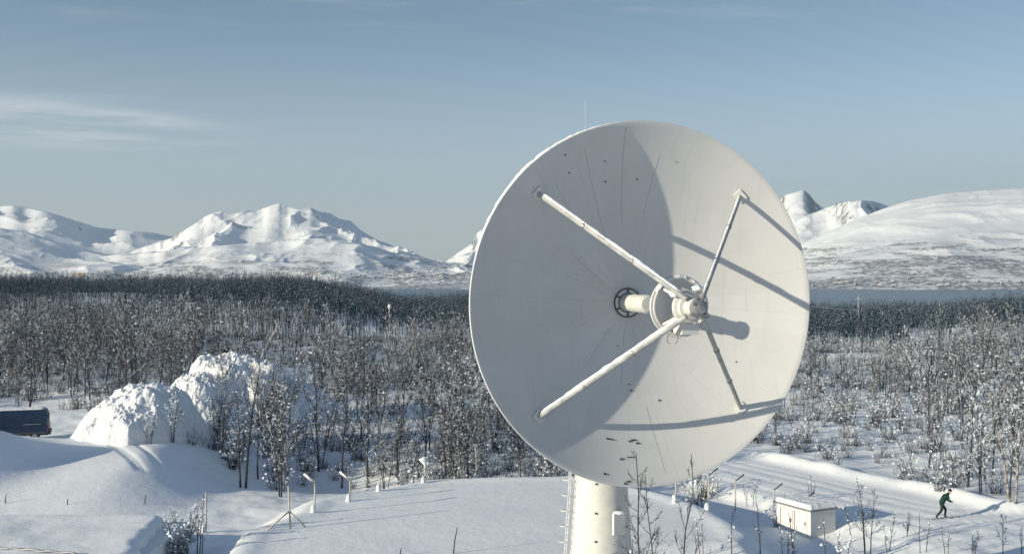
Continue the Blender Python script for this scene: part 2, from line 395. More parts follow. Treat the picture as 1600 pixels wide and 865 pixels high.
def build_ground():
    az = np.concatenate([np.linspace(-180, -60, 26)[:-1], np.linspace(-60, -31, 60)[:-1], np.linspace(-31, 31, 520), np.linspace(31, 60, 60)[1:], np.linspace(60, 180, 26)[1:-1]])
    r = np.concatenate([[1, 4, 8], np.linspace(12, 44, 40), np.arange(44.3, 115, 0.33), np.geomspace(115.5, 560, 230), np.geomspace(565, 2600, 40)])
    A, Rr = np.meshgrid(np.radians(az), r); X = Rr*np.sin(A); Y = Rr*np.cos(A)
    yy = np.where(np.abs(A) > 1.0, np.hypot(X, Y), Y)
    Z = zg(X, Y); Z = np.where(Y < 30, Z*sst(Y, 5, 30), Z)
    Z = Z + (SEA-6-Z)*sst(Rr, 700, 2200)*(Y < 30)
    V = np.stack([X, Y, Z], -1).reshape(-1, 3); Fc = grid_faces(len(r), len(az), True)
    Fc = Fc[:, ::-1]
    o = bpy.data.objects.new('snowy_ground', np_mesh('snowy_ground', V, Fc, [M['snow']])); COL.objects.link(o)
    tag(o, kind='structure')
build_ground()

# sea
mb = MB(); S_ = 60000
mb.add([(-S_, -S_, SEA), (S_, -S_, SEA), (S_, S_, SEA), (-S_, S_, SEA)], [(0, 1, 2, 3)])
tag(mb.build('sea', M['water']), kind='structure')

# ------------------------------------------------------------------ mountains over the fjord
def smooth1(a, k):
    w = np.hanning(k+2)[1:-1]; w /= w.sum(); return np.convolve(np.pad(a, k//2, 'edge'), w, 'valid')
def mountain(name, sky_px, R, R0, m, amp, seed, scale, back=2500, prof=1.25, n=640, rows=170, wob=1.0, ksm=70):
    """a range built in the round: its crest stands at distance R, its foot at R0; spurs and gullies are real relief"""
    xs = np.array([p[0] for p in sky_px], float); ys = np.array([p[1] for p in sky_px], float)
    px = np.linspace(xs[0], xs[-1], n); H = np.interp(px, xs, ys); step = px[1]-px[0]
    H = smooth1(H, 5); k = int(ksm/step)//2*2+1; Hs = smooth1(H, k)
    u = (px-CX)/F
    t = np.concatenate([np.linspace(0, 1, rows), 1 + np.linspace(0.03, 1, 24)]); T = np.clip(t, 0, 1)[:, None]
    Rr = np.where(t[:, None] <= 1, R0 + (R-R0)*T, R + back*(t[:, None]-1)) * np.ones((1, n))
    wv = 1 + wob*(0.045*fbm(px/90.0+seed, px*0+seed, 2, seed+2)[None, :]*2)*T
    Y = Rr*wv; X = Y*u[None, :]
    # lower down, the spurs swing sideways instead of running straight towards the viewer
    sh = (1-T)*(90*fbm(X/2600, Y/900, 3, seed+60)*2)
    Hl = np.interp((px[None, :]+sh).ravel(), px, Hs).reshape(sh.shape)
    hgt = np.maximum((CY-Hl)/F*R + CAM_Z, SEA+4) - SEA
    s = np.where(t <= 1, np.clip(t, 0, 1)**prof, np.clip(1-(t-1)*0.95, 0, 1)**1.4)[:, None]
    qx = X + 0.35*scale*fbm(X/scale, Y/scale, 3, seed+80); qy = Y + 0.35*scale*fbm(X/scale+9, Y/scale, 3, seed+90)
    rel = ridged(qx/scale, qy/scale, 6, seed, 0.52)-0.8
    rel2 = ridged(qx/(scale*0.33), qy/(scale*0.33), 5, seed+7)-0.8
    env = np.where(t[:, None] > 1, np.clip(1.4-(t[:, None]-1), 0, 1), np.clip(T*3.0, 0, 1)*(1-0.35*T**4))
    Z = SEA - 6 + 10*np.clip(t[:, None]*12, 0, 1) + hgt*s + np.mean(hgt)*env*(amp*rel + amp*0.40*rel2)
    el = ((Z-CAM_Z)/Y).max(0); want = (CY-H)/F; d = want-el
    ds = smooth1(d, k)
    Z = Z + ds[None, :]*Y*np.clip(s, 0, 1)
    el = ((Z-CAM_Z)/Y).max(0); d2 = smooth1(want-el, 7)
    Z = Z + d2[None, :]*Y*np.clip(s, 0, 1)**5*0.8
    V = np.stack([X, Y, Z], -1).reshape(-1, 3)
    o = bpy.data.objects.new(name, np_mesh(name, V, grid_faces(len(t), n), [m])); COL.objects.link(o)
    return tag(o, kind='structure')
MM = mountain_mat('mountain_snow', (0.13, 0.13, 0.14), 0.42, 0.66, 0.45, SEA, 150)
ML = mountain_mat('foothill_snow', (0.15, 0.15, 0.16), 0.45, 0.66, 0.75, SEA, 230)
MR = mountain_mat('hillside_snow', (0.14, 0.14, 0.15), 0.36, 0.60, 1.0, SEA+20, 330, 20)
mountain('far_mountains', [(-420, 335), (-300, 318), (-200, 328), (-100, 316), (0, 322), (20, 320), (45, 325), (75, 331), (110, 342), (150, 355), (200, 360), (240, 363), (275, 370), (340, 388), (430, 418)],
         11500, 7600, MM, 0.26, 5, 2300)
mountain('peak_mountain', [(170, 408), (230, 384), (268, 372), (300, 352), (330, 333), (345, 330), (365, 334), (385, 328), (402, 330), (420, 322), (436, 317), (450, 322), (470, 328), (487, 324), (500, 331), (515, 332), (530, 342), (548, 345), (565, 360), (590, 375), (620, 385), (650, 398), (680, 408), (730, 421)],
         9800, 7200, MM, 0.30, 21, 1500, ksm=45)
mountain('dark_foothill', [(-500, 360), (-300, 335), (-150, 338), (-50, 348), (0, 356), (40, 362), (80, 374), (120, 390), (165, 399), (220, 408), (300, 423)],
         7900, 5700, MM, 0.16, 9, 1700)
mountain('foothills', [(-500, 415), (-100, 412), (60, 411), (150, 400), (250, 392), (340, 384), (430, 376), (500, 372), (545, 378), (590, 386), (620, 396), (690, 409), (740, 412), (860, 418), (1000, 420), (1150, 428)],
         7600, 5300, ML, 0.30, 33, 1200, n=900)
mountain('distant_range', [(640, 424), (690, 414), (715, 395), (735, 382), (745, 364), (755, 357), (766, 366), (800, 380), (900, 378), (1000, 360), (1100, 352), (1200, 336), (1225, 305), (1236, 302), (1246, 299), (1257, 297), (1266, 305), (1272, 314), (1284, 324), (1300, 332), (1340, 342)],
         15000, 10500, MM, 0.20, 13, 1900, ksm=16)
mountain('middle_range', [(1180, 385), (1230, 352), (1262, 336), (1290, 325), (1308, 318), (1325, 314), (1332, 315), (1345, 313), (1365, 314), (1388, 322), (1420, 338), (1470, 362)],
         11500, 8600, MM, 0.20, 27, 1500, ksm=30)
mountain('broad_hill', [(1020, 438), (1150, 424), (1230, 392), (1260, 377), (1320, 349), (1380, 326), (1420, 313), (1480, 302), (1540, 297), (1600, 294), (1750, 288), (1950, 302), (2200, 350)],
         8600, 5120, MR, 0.06, 44, 1400, prof=1.12, n=800, wob=0.15)

# ------------------------------------------------------------------ tiny houses and the works on the far shore
rng = random.Random(5)
def hill_ray(px, py, R0, R1):
    """the first mountain surface behind a pixel, found with a scene ray"""
    dg = bpy.context.evaluated_depsgraph_get()
    d = Vector(((px-CX)/F, 1, -(py-CY)/F)).normalized()
    ok, loc, *_ = C.ray_cast(dg, Vector((0, 0, CAM_Z)) + d*3000, d)
    return loc if ok and R0 < loc.y < R1 and loc.z > SEA+2.5 else None
bpy.context.view_layer.update()
def house_proto():
    t = empty('far_house', (0, 0, 0))
    w = MB(); w.box((0, 0, 3.0), (16, 10, 9)); w.build('wall', M['housewall'], t)
    r = MB(); r.add([(-9, -6, 7.4), (9, -6, 7.4), (9, 6, 7.4), (-9, 6, 7.4), (-9, 0, 11.5), (9, 0, 11.5)], [(0, 1, 5, 4), (2, 3, 4, 5), (0, 4, 3), (1, 2, 5), (3, 2, 1, 0)]); r.build('roof', M['clump'], t)
    return t
def copy_tree(o, parent=None):
    c = o.copy(); COL.objects.link(c)
    if parent is not None: c.parent = parent; c.matrix_parent_inverse = o.matrix_parent_inverse
    for ch in list(o.children): copy_tree(ch, c)
    return c
hp = house_proto(); nh = 0
spots = []
for k in range(900):
    if len(spots) >= 130: break
    px = rng.choice([rng.uniform(1268, 1600), rng.uniform(1268, 1600), rng.uniform(560, 740), rng.uniform(40, 560)])
    py = 447.5-16*rng.random()**1.7 if px > 1200 else rng.uniform(425, 436)
    l = hill_ray(px, py, 4500, 8500)
    if l: spots.append((px, l))
for px, l in spots:
    o = hp if nh == 0 else copy_tree(hp); nh += 1
    o.location = l; o.rotation_euler.z = rng.uniform(-0.6, 0.6); q = rng.uniform(0.45, 0.95); o.scale = (q, q, q)
    if px > 1200: tag(o, 'tiny snow roofed house on the far shore below the broad white hill', 'house', 'houses across the water on the right')
    else: tag(o, 'tiny snow roofed house at the foot of the sharp white peaks across the fjord', 'house', 'houses across the water on the left')

# ------------------------------------------------------------------ the dish
nv = Vector((0.27730663, -0.96076763, -0.00515685)); nv.normalize()
uv = Vector((math.cos(0.2810), math.sin(0.2810), 0)); uv = (uv - nv*uv.dot(nv)).normalized(); vv = nv.cross(uv)
if vv.z < 0: vv = -vv
VTX = Vector((4.39430735, 41.88769393, CAM_Z-0.97929178))
PED = Vector((3.62, 44.6, 0)); PED.z = z1(3.6, 55)*0.0
dish = empty('satellite_dish', PED)
tag(dish, 'huge white dish antenna with four snow topped struts on a white pedestal', 'dish antenna')
DM = Matrix((( uv.x, vv.x, nv.x, VTX.x-PED.x), (uv.y, vv.y, nv.y, VTX.y-PED.y), (uv.z, vv.z, nv.z, VTX.z-PED.z), (0, 0, 0, 1)))
if DM.to_3x3().determinant() < 0: raise RuntimeError('left handed dish frame')
def dpart(mb, name, m, parent=None, smooth=True, **kw):
    o = mb.build(name, m, parent or dish, smooth, auto=35, **kw)
    if parent is None: o.matrix_local = DM
    return o
# reflector: front paraboloid, rolled lip and back shell as one skin
def par(r): return r*r/(4*FOC)
prof = [(r, par(r)) for r in np.linspace(0.32, R_D, 46)]
prof += [(R_D+0.05, par(R_D)+0.005), (R_D+0.065, par(R_D)-0.05), (R_D+0.05, par(R_D)-0.16), (R_D-0.03, par(R_D)-0.17)]
prof += [(r, par(r)-0.09) for r in np.linspace(R_D-0.06, 0.32, 30)]
mb = MB(); mb.lathe(prof, 160, closed=True); refl = dpart(mb, 'reflector', M['dish'])
# joints that show as thin dark lines, each following the curve of the panels
mb = MB()
for a, r0, r1 in ((97.5, 3.0, 6.45), (112.5, 2.4, 6.1), (82.5, 3.3, 5.6), (127.5, 3.6, 5.5), (262.5, 1.0, 3.1), (277.5, 3.9, 6.3), (142.5, 1.2, 3.0), (157.5, 1.0, 2.8), (202.5, 1.0, 2.4), (232.5, 1.2, 2.9)):
    a = math.radians(a)
    P = [(r*math.cos(a), r*math.sin(a), par(r)+0.002) for r in np.linspace(r0, r1, 14)]
    mb = MB(); mb.tube(P, 0.0045, 4); dpart(mb, 'panel_joint', M['grey'], refl)
def dish_pt(px, py):
    """local point on the paraboloid behind a pixel"""
    O = DM.inverted() @ (Vector((0, 0, CAM_Z))-PED); d = (DM.inverted().to_3x3() @ Vector(((px-CX)/F, 1, -(py-CY)/F))).normalized()
    A = (d.x*d.x+d.y*d.y)/(4*FOC); B = (O.x*d.x+O.y*d.y)/(2*FOC)-d.z; Q = (O.x*O.x+O.y*O.y)/(4*FOC)-O.z
    s = math.sqrt(B*B-4*A*Q); ts = [(-B-s)/(2*A), (-B+s)/(2*A)]
    c = [O+d*q for q in ts]; c = [q for q in c if math.hypot(q.x, q.y) < R_D*1.02 and q.z > -0.1]
    return c[-1]
rg = random.Random(3)
for px, py, w in ((955, 686, 14), (949, 685, 5), (990, 687, 12), (996, 692, 8), (984, 689, 6), (985, 714, 17), (974, 716, 5), (970, 717, 4), (983, 600, 7), (986, 610, 6), (945, 740, 5), (982, 752, 9), (977, 755, 6), (1030, 625, 5), (1150, 565, 5), (965, 540, 5), (883, 242, 6), (889, 270, 5), (945, 252, 6), (946, 284, 6), (995, 280, 6), (1057, 253, 4), (838, 296, 6)):
    p = dish_pt(px, py); wd = w/F*40*(0.7 if py > 600 else 0.45)
    nrm = Vector((-p.x/(2*FOC), -p.y/(2*FOC), 1)).normalized()
    mb = MB(); q = nrm.to_track_quat('Z', 'Y').to_matrix().to_4x4()
    mb.box(p + nrm*0.02, (wd, (0.03 + rg.random()*0.05)*(1 if py > 600 else 0.6), 0.02), mat4=q)
    dpart(mb, 'fixing_bracket', M['dark'], refl, smooth=False)
# snow lying on the upper left rim
mb = MB(); P = []; Rr = []
for a in np.linspace(168, 98, 60):
    k = math.sin(math.radians((a-98)/70*180)); P.append(((R_D+0.05)*math.cos(math.radians(a)), (R_D+0.05)*math.sin(math.radians(a)), par(R_D)-0.08)); Rr.append(0.02 + 0.07*max(0, k)*rg.uniform(0.4, 1.1))
mb.tube(P, Rr, 7); dpart(mb, 'snow', M['clump'], refl)
mb = MB(); a = math.radians(111); mb.tube([((R_D+0.02)*math.cos(a), (R_D+0.02)*math.sin(a), par(R_D)-0.1), ((R_D+0.04)*math.cos(a), (R_D+0.02)*math.sin(a)+1.15, par(R_D)-0.1)], [0.012, 0.006], 6)
dpart(mb, 'lightning_rod', M['grey'])
# back structure
for k in range(24):
    a = 2*math.pi*(k+0.5)/24; ca, sa = math.cos(a), math.sin(a); V = []
    for r in np.linspace(0.9, R_D-0.15, 8):
        for zz_ in (par(r)-0.1, par(r)-0.12-0.75*(1-(r/R_D))-0.12):
            for o in (-0.03, 0.03): V.append((r*ca-o*sa, r*sa+o*ca, zz_))
    Fc = []
    for i in range(7):
        b = i*4; Fc += [(b, b+4, b+6, b+2), (b+1, b+3, b+7, b+5), (b, b+1, b+5, b+4), (b+2, b+6, b+7, b+3)]
    Fc += [(0, 2, 3, 1), (28, 29, 31, 30)]
    mb = MB(); mb.add(V, Fc); dpart(mb, 'back_rib', M['white'], smooth=False)
mb = MB(); mb.lathe([(0.0, -0.05), (1.6, -0.05), (1.75, -0.25), (1.75, -1.3), (1.2, -1.9), (0.0, -1.9)], 40); dpart(mb, 'hub_drum', M['white'])
mb = MB(); mb.lathe([(0.0, 0.0), (0.50, 0.0), (0.50, 0.05), (0.0, 0.05)], 40); fl = dpart(mb, 'feed_flange', M['white'])
for r in (0.36, 0.545):
    mb = MB(); mb.tube([(r*math.cos(a), r*math.sin(a), 0.06) for a in np.linspace(0, 2*math.pi, 49)], 0.022, 6, cap=False); dpart(mb, 'clamp_ring', M['dark'], fl)
mb = MB()
for k in range(6):
    a = math.radians(30+60*k); mb.box((0.45*math.cos(a), 0.45*math.sin(a), 0.07), (0.1, 0.06, 0.05), rz=a)
dpart(mb, 'bolt', M['dark'], fl, smooth=False)
mb = MB(); mb.lathe([(0.0, 0.05), (0.30, 0.05), (0.30, 0.55), (0.335, 0.58), (0.335, 1.50), (0.29, 1.54), (0.29, 1.78), (0.345, 1.81), (0.345, 1.95), (0.25, 2.02), (0.0, 2.02)], 40); dpart(mb, 'feed_horn', M['cream'])
# sub-reflector: a shallow bowl, hollow side outwards
SR, SZ = 1.02, 4.72
prof = [(r, SZ-0.15+0.15*(r/SR)**1.4) for r in np.linspace(0, SR, 16)] + [(SR+0.05, SZ+0.0), (SR+0.06, SZ-0.06), (SR, SZ-0.09)] + [(r, SZ-0.5+0.4*(r/SR)**1.8) for r in np.linspace(SR-0.02, 0, 14)]
mb = MB(); mb.lathe(prof, 64); sub = dpart(mb, 'subreflector', M['white'])
mb = MB(); mb.lathe([(SR-0.10, SZ-0.055), (SR-0.10, SZ+0.04), (SR-0.05, SZ+0.04), (SR-0.05, SZ-0.02)], 64, closed=True); dpart(mb, 'rim_ring', M['white'], sub)
mb = MB(); P = [((SR-0.02)*math.cos(a), (SR-0.02)*math.sin(a), SZ+0.03) for a in np.linspace(math.radians(25), math.radians(150), 24)]
mb.tube(P, [0.02+0.06*rg.random() for _ in P], 6); dpart(mb, 'snow', M['clump'], sub)
# apex hub
mb = MB(); mb.lathe([(0.0, 5.28), (0.50, 5.28), (0.56, 5.31), (0.56, 5.42), (0.50, 5.45), (0.0, 5.45)], 40); hub = dpart(mb, 'apex_plate', M['white'])
for k in range(4):
    a = math.radians(45+90*k); mb = MB(); mb.tube([((SR-0.15)*math.cos(a), (SR-0.15)*math.sin(a), SZ-0.02), (0.46*math.cos(a), 0.46*math.sin(a), 5.32)], 0.055, 8); dpart(mb, 'hub_brace', M['white'], hub)
mb = MB(); mb.lathe([(0.0, 5.44), (0.42, 5.44), (0.42, 5.62), (0.30, 5.64), (0.29, 6.08), (0.0, 6.08)], 40); dpart(mb, 'drum', M['cream'], hub)
mb = MB(); mb.lathe([(0.0, 6.07), (0.26, 6.07), (0.30, 6.11), (0.30, 6.22), (0.18, 6.30), (0.0, 6.31)], 24); dpart(mb, 'end_cap', M['grey'], hub)
mb = MB()
for k, (a, r, w) in enumerate(((0.5, 0.27, 0.13), (1.3, 0.31, 0.09), (2.6, 0.26, 0.10), (3.9, 0.30, 0.12), (4.9, 0.28, 0.16), (5.6, 0.33, 0.10))):
    mb.box((r*math.cos(a), r*math.sin(a), 6.16+0.05*(k % 3)), (w, w*0.7, 0.12+0.05*(k % 2)), rz=a*1.7)
mb.box((0.06, -0.06, 6.32), (0.16, 0.2, 0.1), rz=0.4)
mb.tube([(0.2, -0.2, 6.3), (0.42, -0.3, 6.1), (0.5, -0.34, 5.7), (0.40, -0.36, 5.45)], 0.03, 6)
mb.tube([(-0.1, 0.3, 6.25), (-0.35, 0.45, 6.1), (-0.45, 0.4, 5.7), (-0.38, 0.36, 5.5)], 0.028, 6)
dpart(mb, 'actuator', M['grey'], hub, smooth=False)
# box slung under the hub, with a loop of cable
mb = MB(); mb.box((0.05, -0.74, 5.12), (0.62, 0.34, 0.7)); hb = dpart(mb, 'hub_box', M['white'], hub, smooth=False)
mb = MB(); mb.tube([(0.16+0.20*math.sin(a)-0.5, -1.08+0.20*math.cos(a), 4.9) for a in np.linspace(-2.6, 2.6, 20)], 0.012, 5); dpart(mb, 'cable', M['grey'], hub)
for k, (x_, y_) in enumerate(((0.34, 0.62), (-0.52, 0.45))):
    mb = MB(); mb.blob((x_, y_, 5.40), (0.20, 0.14, 0.22), rg, 9, 0.2); dpart(mb, 'snow', M['clump'], hub)
# struts with their snow
up_l = (DM.inverted().to_3x3() @ Vector((0, 0, 1))).normalized()
rot = 0.0064; FR = 0.8608*R_D
for k, ang in enumerate((135, 225, 315, 45)):
    a = math.radians(ang)+rot; A = Vector((FR*math.cos(a), FR*math.sin(a), par(FR)-0.02)); B = Vector((0.40*math.cos(a), 0.40*math.sin(a), 5.86))
    rr = 0.095 if ang in (135, 225) else 0.085
    mb = MB(); mb.tube([A, A.lerp(B, 0.3), A.lerp(B, 0.6), B], rr, 14); st = dpart(mb, 'strut', M['strut'])
    for w in (0.33, 0.66):
        mb = MB(); p = A.lerp(B, w); e = (B-A).normalized()*0.05; mb.tube([p-e, p+e], rr+0.022, 14); dpart(mb, 'joint_collar', M['grey'], st)
    mb = MB(); e = (B-A).normalized(); nrm = Vector((-A.x/(2*FOC), -A.y/(2*FOC), 1)).normalized(); mb.box(A+nrm*0.05, (0.42, 0.34, 0.08), mat4=nrm.to_track_quat('Z', 'Y').to_matrix().to_4x4()); dpart(mb, 'foot_plate', M['white'], st, smooth=False)
    side = (up_l - e*up_l.dot(e)).normalized(); mb = MB(); P = []; Rr = []
    n_ = 90; thick = {135: 0.06, 225: 0.08, 315: 0.03, 45: 0.03}[ang]
    for i in range(n_):
        w = 0.015+0.95*i/(n_-1); h = 0.45+0.55*(0.5+0.9*float(fbm(np.array([i/7.0+k*31]), np.array([0.5]), 3, 5)[0]))
        q = min(1, i/4, (n_-1-i)/4); P.append(A.lerp(B, w)+side*(rr*0.62+thick*0.25*h)); Rr.append(max(0.012, thick*h*q + rr*0.28))
    mb.tube(P, Rr, 10); dpart(mb, 'snow', M['clump'], st)
# mount, pedestal, ladder, box
back = VTX - nv*1.7
mb = MB(); mb.box(Vector((0, 0, 0)), (2.3, 2.6, 2.4), rz=math.atan2(-nv.y, -nv.x)); o = mb.build('mount_housing', M['white'], dish, loc=(PED.x*0+(back-nv*0.9-PED).x, (back-nv*0.9-PED).y, (back-PED).z), bevel=0.08)
mb = MB(); mb.lathe([(1.62, 0.0), (1.60, 0.25), (1.42, 0.3), (1.36, 2.0), (1.24, 3.6), (1.06, 6.2), (1.02, 9.6), (1.35, 11.2), (1.4, 12.3), (0.0, 12.3)], 56); ped = mb.build('pedestal', M['cream'], dish, True, auto=35)
def pr(z): return float(np.interp(z, [0.3, 2.0, 3.6, 6.2, 9.6], [1.42, 1.36, 1.24, 1.06, 1.02]))
mb = MB(); la = math.radians(188)
ca, sa = math.cos(la), math.sin(la)
for o in (-0.2, 0.2):
    mb.tube([((pr(z)+0.22)*ca-o*sa, (pr(z)+0.22)*sa+o*ca, z) for z in np.linspace(0.4, 8.6, 14)], 0.022, 6)
lad = mb.build('ladder', M['white'], dish, True)
for z in np.arange(0.6, 8.5, 0.3):
    mb = MB(); q = pr(z)+0.22; mb.tube([(q*ca-0.2*sa, q*sa+0.2*ca, z), (q*ca+0.2*sa, q*sa-0.2*ca, z)], 0.018, 6); mb.build('rung', M['white'], lad, True)
for z in np.arange(2.6, 8.4, 0.62):
    mb = MB(); q = pr(z)+0.22
    mb.tube([((q+0.30*math.sin(b))*ca-0.22*math.cos(b)*sa, (q+0.30*math.sin(b))*sa+0.22*math.cos(b)*ca, z) for b in np.linspace(0, math.pi, 13)], 0.022, 6); mb.build('safety_hoop', M['white'], lad, True)
mb = MB(); mb.box((0.60, -1.17, 4.75), (0.55, 0.16, 0.85), rz=0.46); eb = mb.build('equipment_box', M['white'], dish, bevel=0.02)
mb = MB(); mb.blob((0.62, -1.18, 5.19), (0.27, 0.13, 0.08), rg, 12, 0.1); mb.build('snow', M['clump'], eb, True)
for z in (5.15, 4.05, 6.3):
    mb = MB(); q = pr(z); b = math.radians(255); mb.box((q*math.cos(b), q*math.sin(b), z), (0.1, 0.08, 0.07), rz=b); mb.build('bolt', M['dark'], ped)

# ------------------------------------------------------------------ low building in the corner, half buried
BA = math.radians(0)
bx0, bx1, by0, by1, bz = -46.0, -16.7, 46.4, 58.2, 2.05
bl = empty('flat_roof_building', ((bx0+bx1)/2, (by0+by1)/2, 0)); tag(bl, 'low flat roofed building buried in smooth snow at the edge of the compound', 'building')
cx_, cy_ = bl.location.x, bl.location.y
mb = MB(); mb.box((0, 0, 0.6), (bx1-bx0-0.5, by1-by0-0.5, 2.0)); mb.build('wall', M['clump'], bl)
nx, ny = 120, 60; V = np.zeros((ny, nx, 3)); gx = np.linspace(0, 1, nx); gy = np.linspace(0, 1, ny); GX, GY = np.meshgrid(gx, gy)
lx = (bx1-bx0)*(GX-0.5) + 0.35*fbm(GY*9, GX*0+3, 3, 4)*(GX > 0.9) - (1.6*(GY-0.1))*(GX**6); ly = (by1-by0)*(GY-0.5)
ed = np.minimum.reduce([GX*40, (1-GX)*40, GY*16, (1-GY)*16]); V[..., 0] = lx; V[..., 1] = ly
V[..., 2] = bz - 0.42 + 0.42*np.clip(ed, 0, 1)**0.5 + 0.10*fbm(GX*9, GY*4, 3, 6) - 1.0*(1-np.clip(ed*3, 0, 1))
top = np_mesh('roof_snow', V.reshape(-1, 3), grid_faces(ny, nx), [M['snow']]); o = bpy.data.objects.new('roof_snow', top); COL.objects.link(o); o.parent = bl
mb = MB(); P = []
for i in range(30):
    w = i/29; px = -20+140*w; py = 853+11*w; zt = bz+0.03; d = (CAM_Z-zt)*F/(py-CY); P.append(((px-CX)/F*d-cx_, d-cy_, zt+0.03*math.sin(i)))
mb.tube(P, 0.05, 6); mb.build('roof_edge_line', M['grey'], bl, True)  # thin tube stands in for the dark line of the roof's near edge

# ------------------------------------------------------------------ shed in the gully
sx, sy = 17.3, 63.6; sz = z1(sx, sy) - 0.15
sh = empty('equipment_shed', (sx, sy, sz)); tag(sh, 'small cream shed with a snow covered flat roof standing in the shaded gully', 'shed')
e1 = Vector((-0.46, 0.89, 0)); e2 = Vector((0.89, 0.46, 0)); ang = math.atan2(e1.y, e1.x)
L1, L2, HH = 3.0, 1.9, 1.72
c = e1*L1/2 + e2*L2/2
mb = MB(); mb.box(c+Vector((0, 0, HH/2)), (L1, L2, HH), rz=ang); mb.build('wall', M['white'], sh)
mb = MB(); mb.box(c+Vector((0, 0, HH+0.05)), (L1+0.24, L2+0.24, 0.1), rz=ang); rf = mb.build('roof', M['grey'], sh)
mb = MB(); mb.box(c+Vector((0, 0, HH+0.23)), (L1+0.2, L2+0.2, 0.26), rz=ang, taper=0.88); mb.build('snow', M['clump'], rf, bevel=0.06)
for k in (0.8, 2.0):
    mb = MB(); mb.box(e1*k - e2*0.02 + Vector((0, 0, 0.82)), (1.0, 0.05, 1.42), rz=ang); dr = mb.build('door', M['white'], sh, bevel=0.01)
    mb = MB(); mb.box(e1*(k-0.40) - e2*0.06 + Vector((0, 0, 0.95)), (0.05, 0.06, 0.22), rz=ang); mb.build('handle', M['dark'], dr)
    mb = MB(); mb.box(e1*(k+0.56) - e2*0.03 + Vector((0, 0, 0.82)), (0.04, 0.05, 1.44), rz=ang); mb.build('trim', M['post'], dr)

# ------------------------------------------------------------------ van behind the mound
vx, vy = -42.75, 93.9; vz = z1(-41, 94.5)
van = empty('parked_van', (vx, vy, vz+0.02), 0.34); van.scale = (1.06, 1.06, 1.06); tag(van, 'dark blue panel van parked behind the snow mound, rear end showing', 'van')
def side_poly(pts, wid, mi=0, tum=0.0):
    m = MB(); n = len(pts); V = []
    for s in (-1, 1):
        for x, z in pts: V.append((x, s*(wid/2 - tum*max(0, z-1.1)), z))
    m.add(V, [tuple(range(n)), tuple(range(2*n-1, n-1, -1))] + [(i, n+i, n+(i+1) % n, (i+1) % n) for i in range(n)], mi); return m
body = side_poly([(-2.85, 0.42), (2.75, 0.42), (2.80, 1.0), (2.76, 1.9), (2.62, 2.36), (2.45, 2.46), (-0.9, 2.46), (-1.3, 2.36), (-2.0, 1.42), (-2.75, 1.15), (-2.95, 0.9)], 1.98, tum=0.10)
bo = body.build('body', M['van'], van, bevel=0.07)
for x0, x1 in ((-1.75, -0.75),):
    for s in (-1, 1):
        m = MB(); sl = 0.30 if x0 < -1 else 0.0
        for o in (0.0, 0.02): pass
        y0, y1 = s*(0.99-0.035+0.004), s*(0.99-0.115+0.004)
        m.add([(x0, y0, 1.42), (x1, y0, 1.42), (x1, y1, 2.14), (x0+sl*1.6, y1, 2.14), (x0, y0-s*0.03, 1.42), (x1, y0-s*0.03, 1.42), (x1, y1-s*0.03, 2.14), (x0+sl*1.6, y1-s*0.03, 2.14)],
              [(0, 1, 2, 3), (7, 6, 5, 4), (0, 4, 5, 1), (1, 5, 6, 2), (2, 6, 7, 3), (3, 7, 4, 0)]); m.build('window', M['glass'], bo)
m = MB(); m.box((1.55, -1.0, 1.33), (1.3, 0.035, 0.045)); m.build('sliding_rail', M['grey'], bo)
m = MB(); m.box((0, -1.0, 0.62), (5.2, 0.04, 0.16)); m.build('side_skirt', M['dark'], bo)
m = MB(); m.box((-2.86, 0, 0.62), (0.25, 1.9, 0.34)); m.box((2.84, 0, 0.60), (0.18, 1.9, 0.30)); m.build('bumper', M['dark'], van, bevel=0.04)
for s in (-1, 1):
    m = MB(); m.box((2.75, s*0.93, 1.02), (0.12, 0.13, 0.42)); m.build('tail_light', M['red'], van, bevel=0.02)
    m = MB(); m.box((-2.74, s*0.74, 1.02), (0.18, 0.34, 0.24)); m.build('headlight', M['glass'], van, bevel=0.03)
    m = MB(); m.box((-1.75, s*1.14, 1.5), (0.14, 0.22, 0.3)); m.build('wing_mirror', M['dark'], van, bevel=0.03)
    for x in (-1.85, 1.75):
        m = MB(); m.tube([(x, s*0.72, 0.36), (x, s*0.995, 0.36)], 0.36, 24); wh = m.build('wheel', M['rubber'], van, False)
        m = MB(); m.tube([(x, s*0.97, 0.36), (x, s*1.005, 0.36)], 0.2, 16); m.build('rim', M['grey'], wh)
m = MB(); m.box((2.80, 0, 1.72), (0.03, 1.3, 0.6)); m.build('rear_window', M['glass'], van)
m = MB(); m.box((0.75, 0, 2.51), (3.25, 1.55, 0.11), taper=0.95); m.build('snow', M['clump'], van, bevel=0.05)

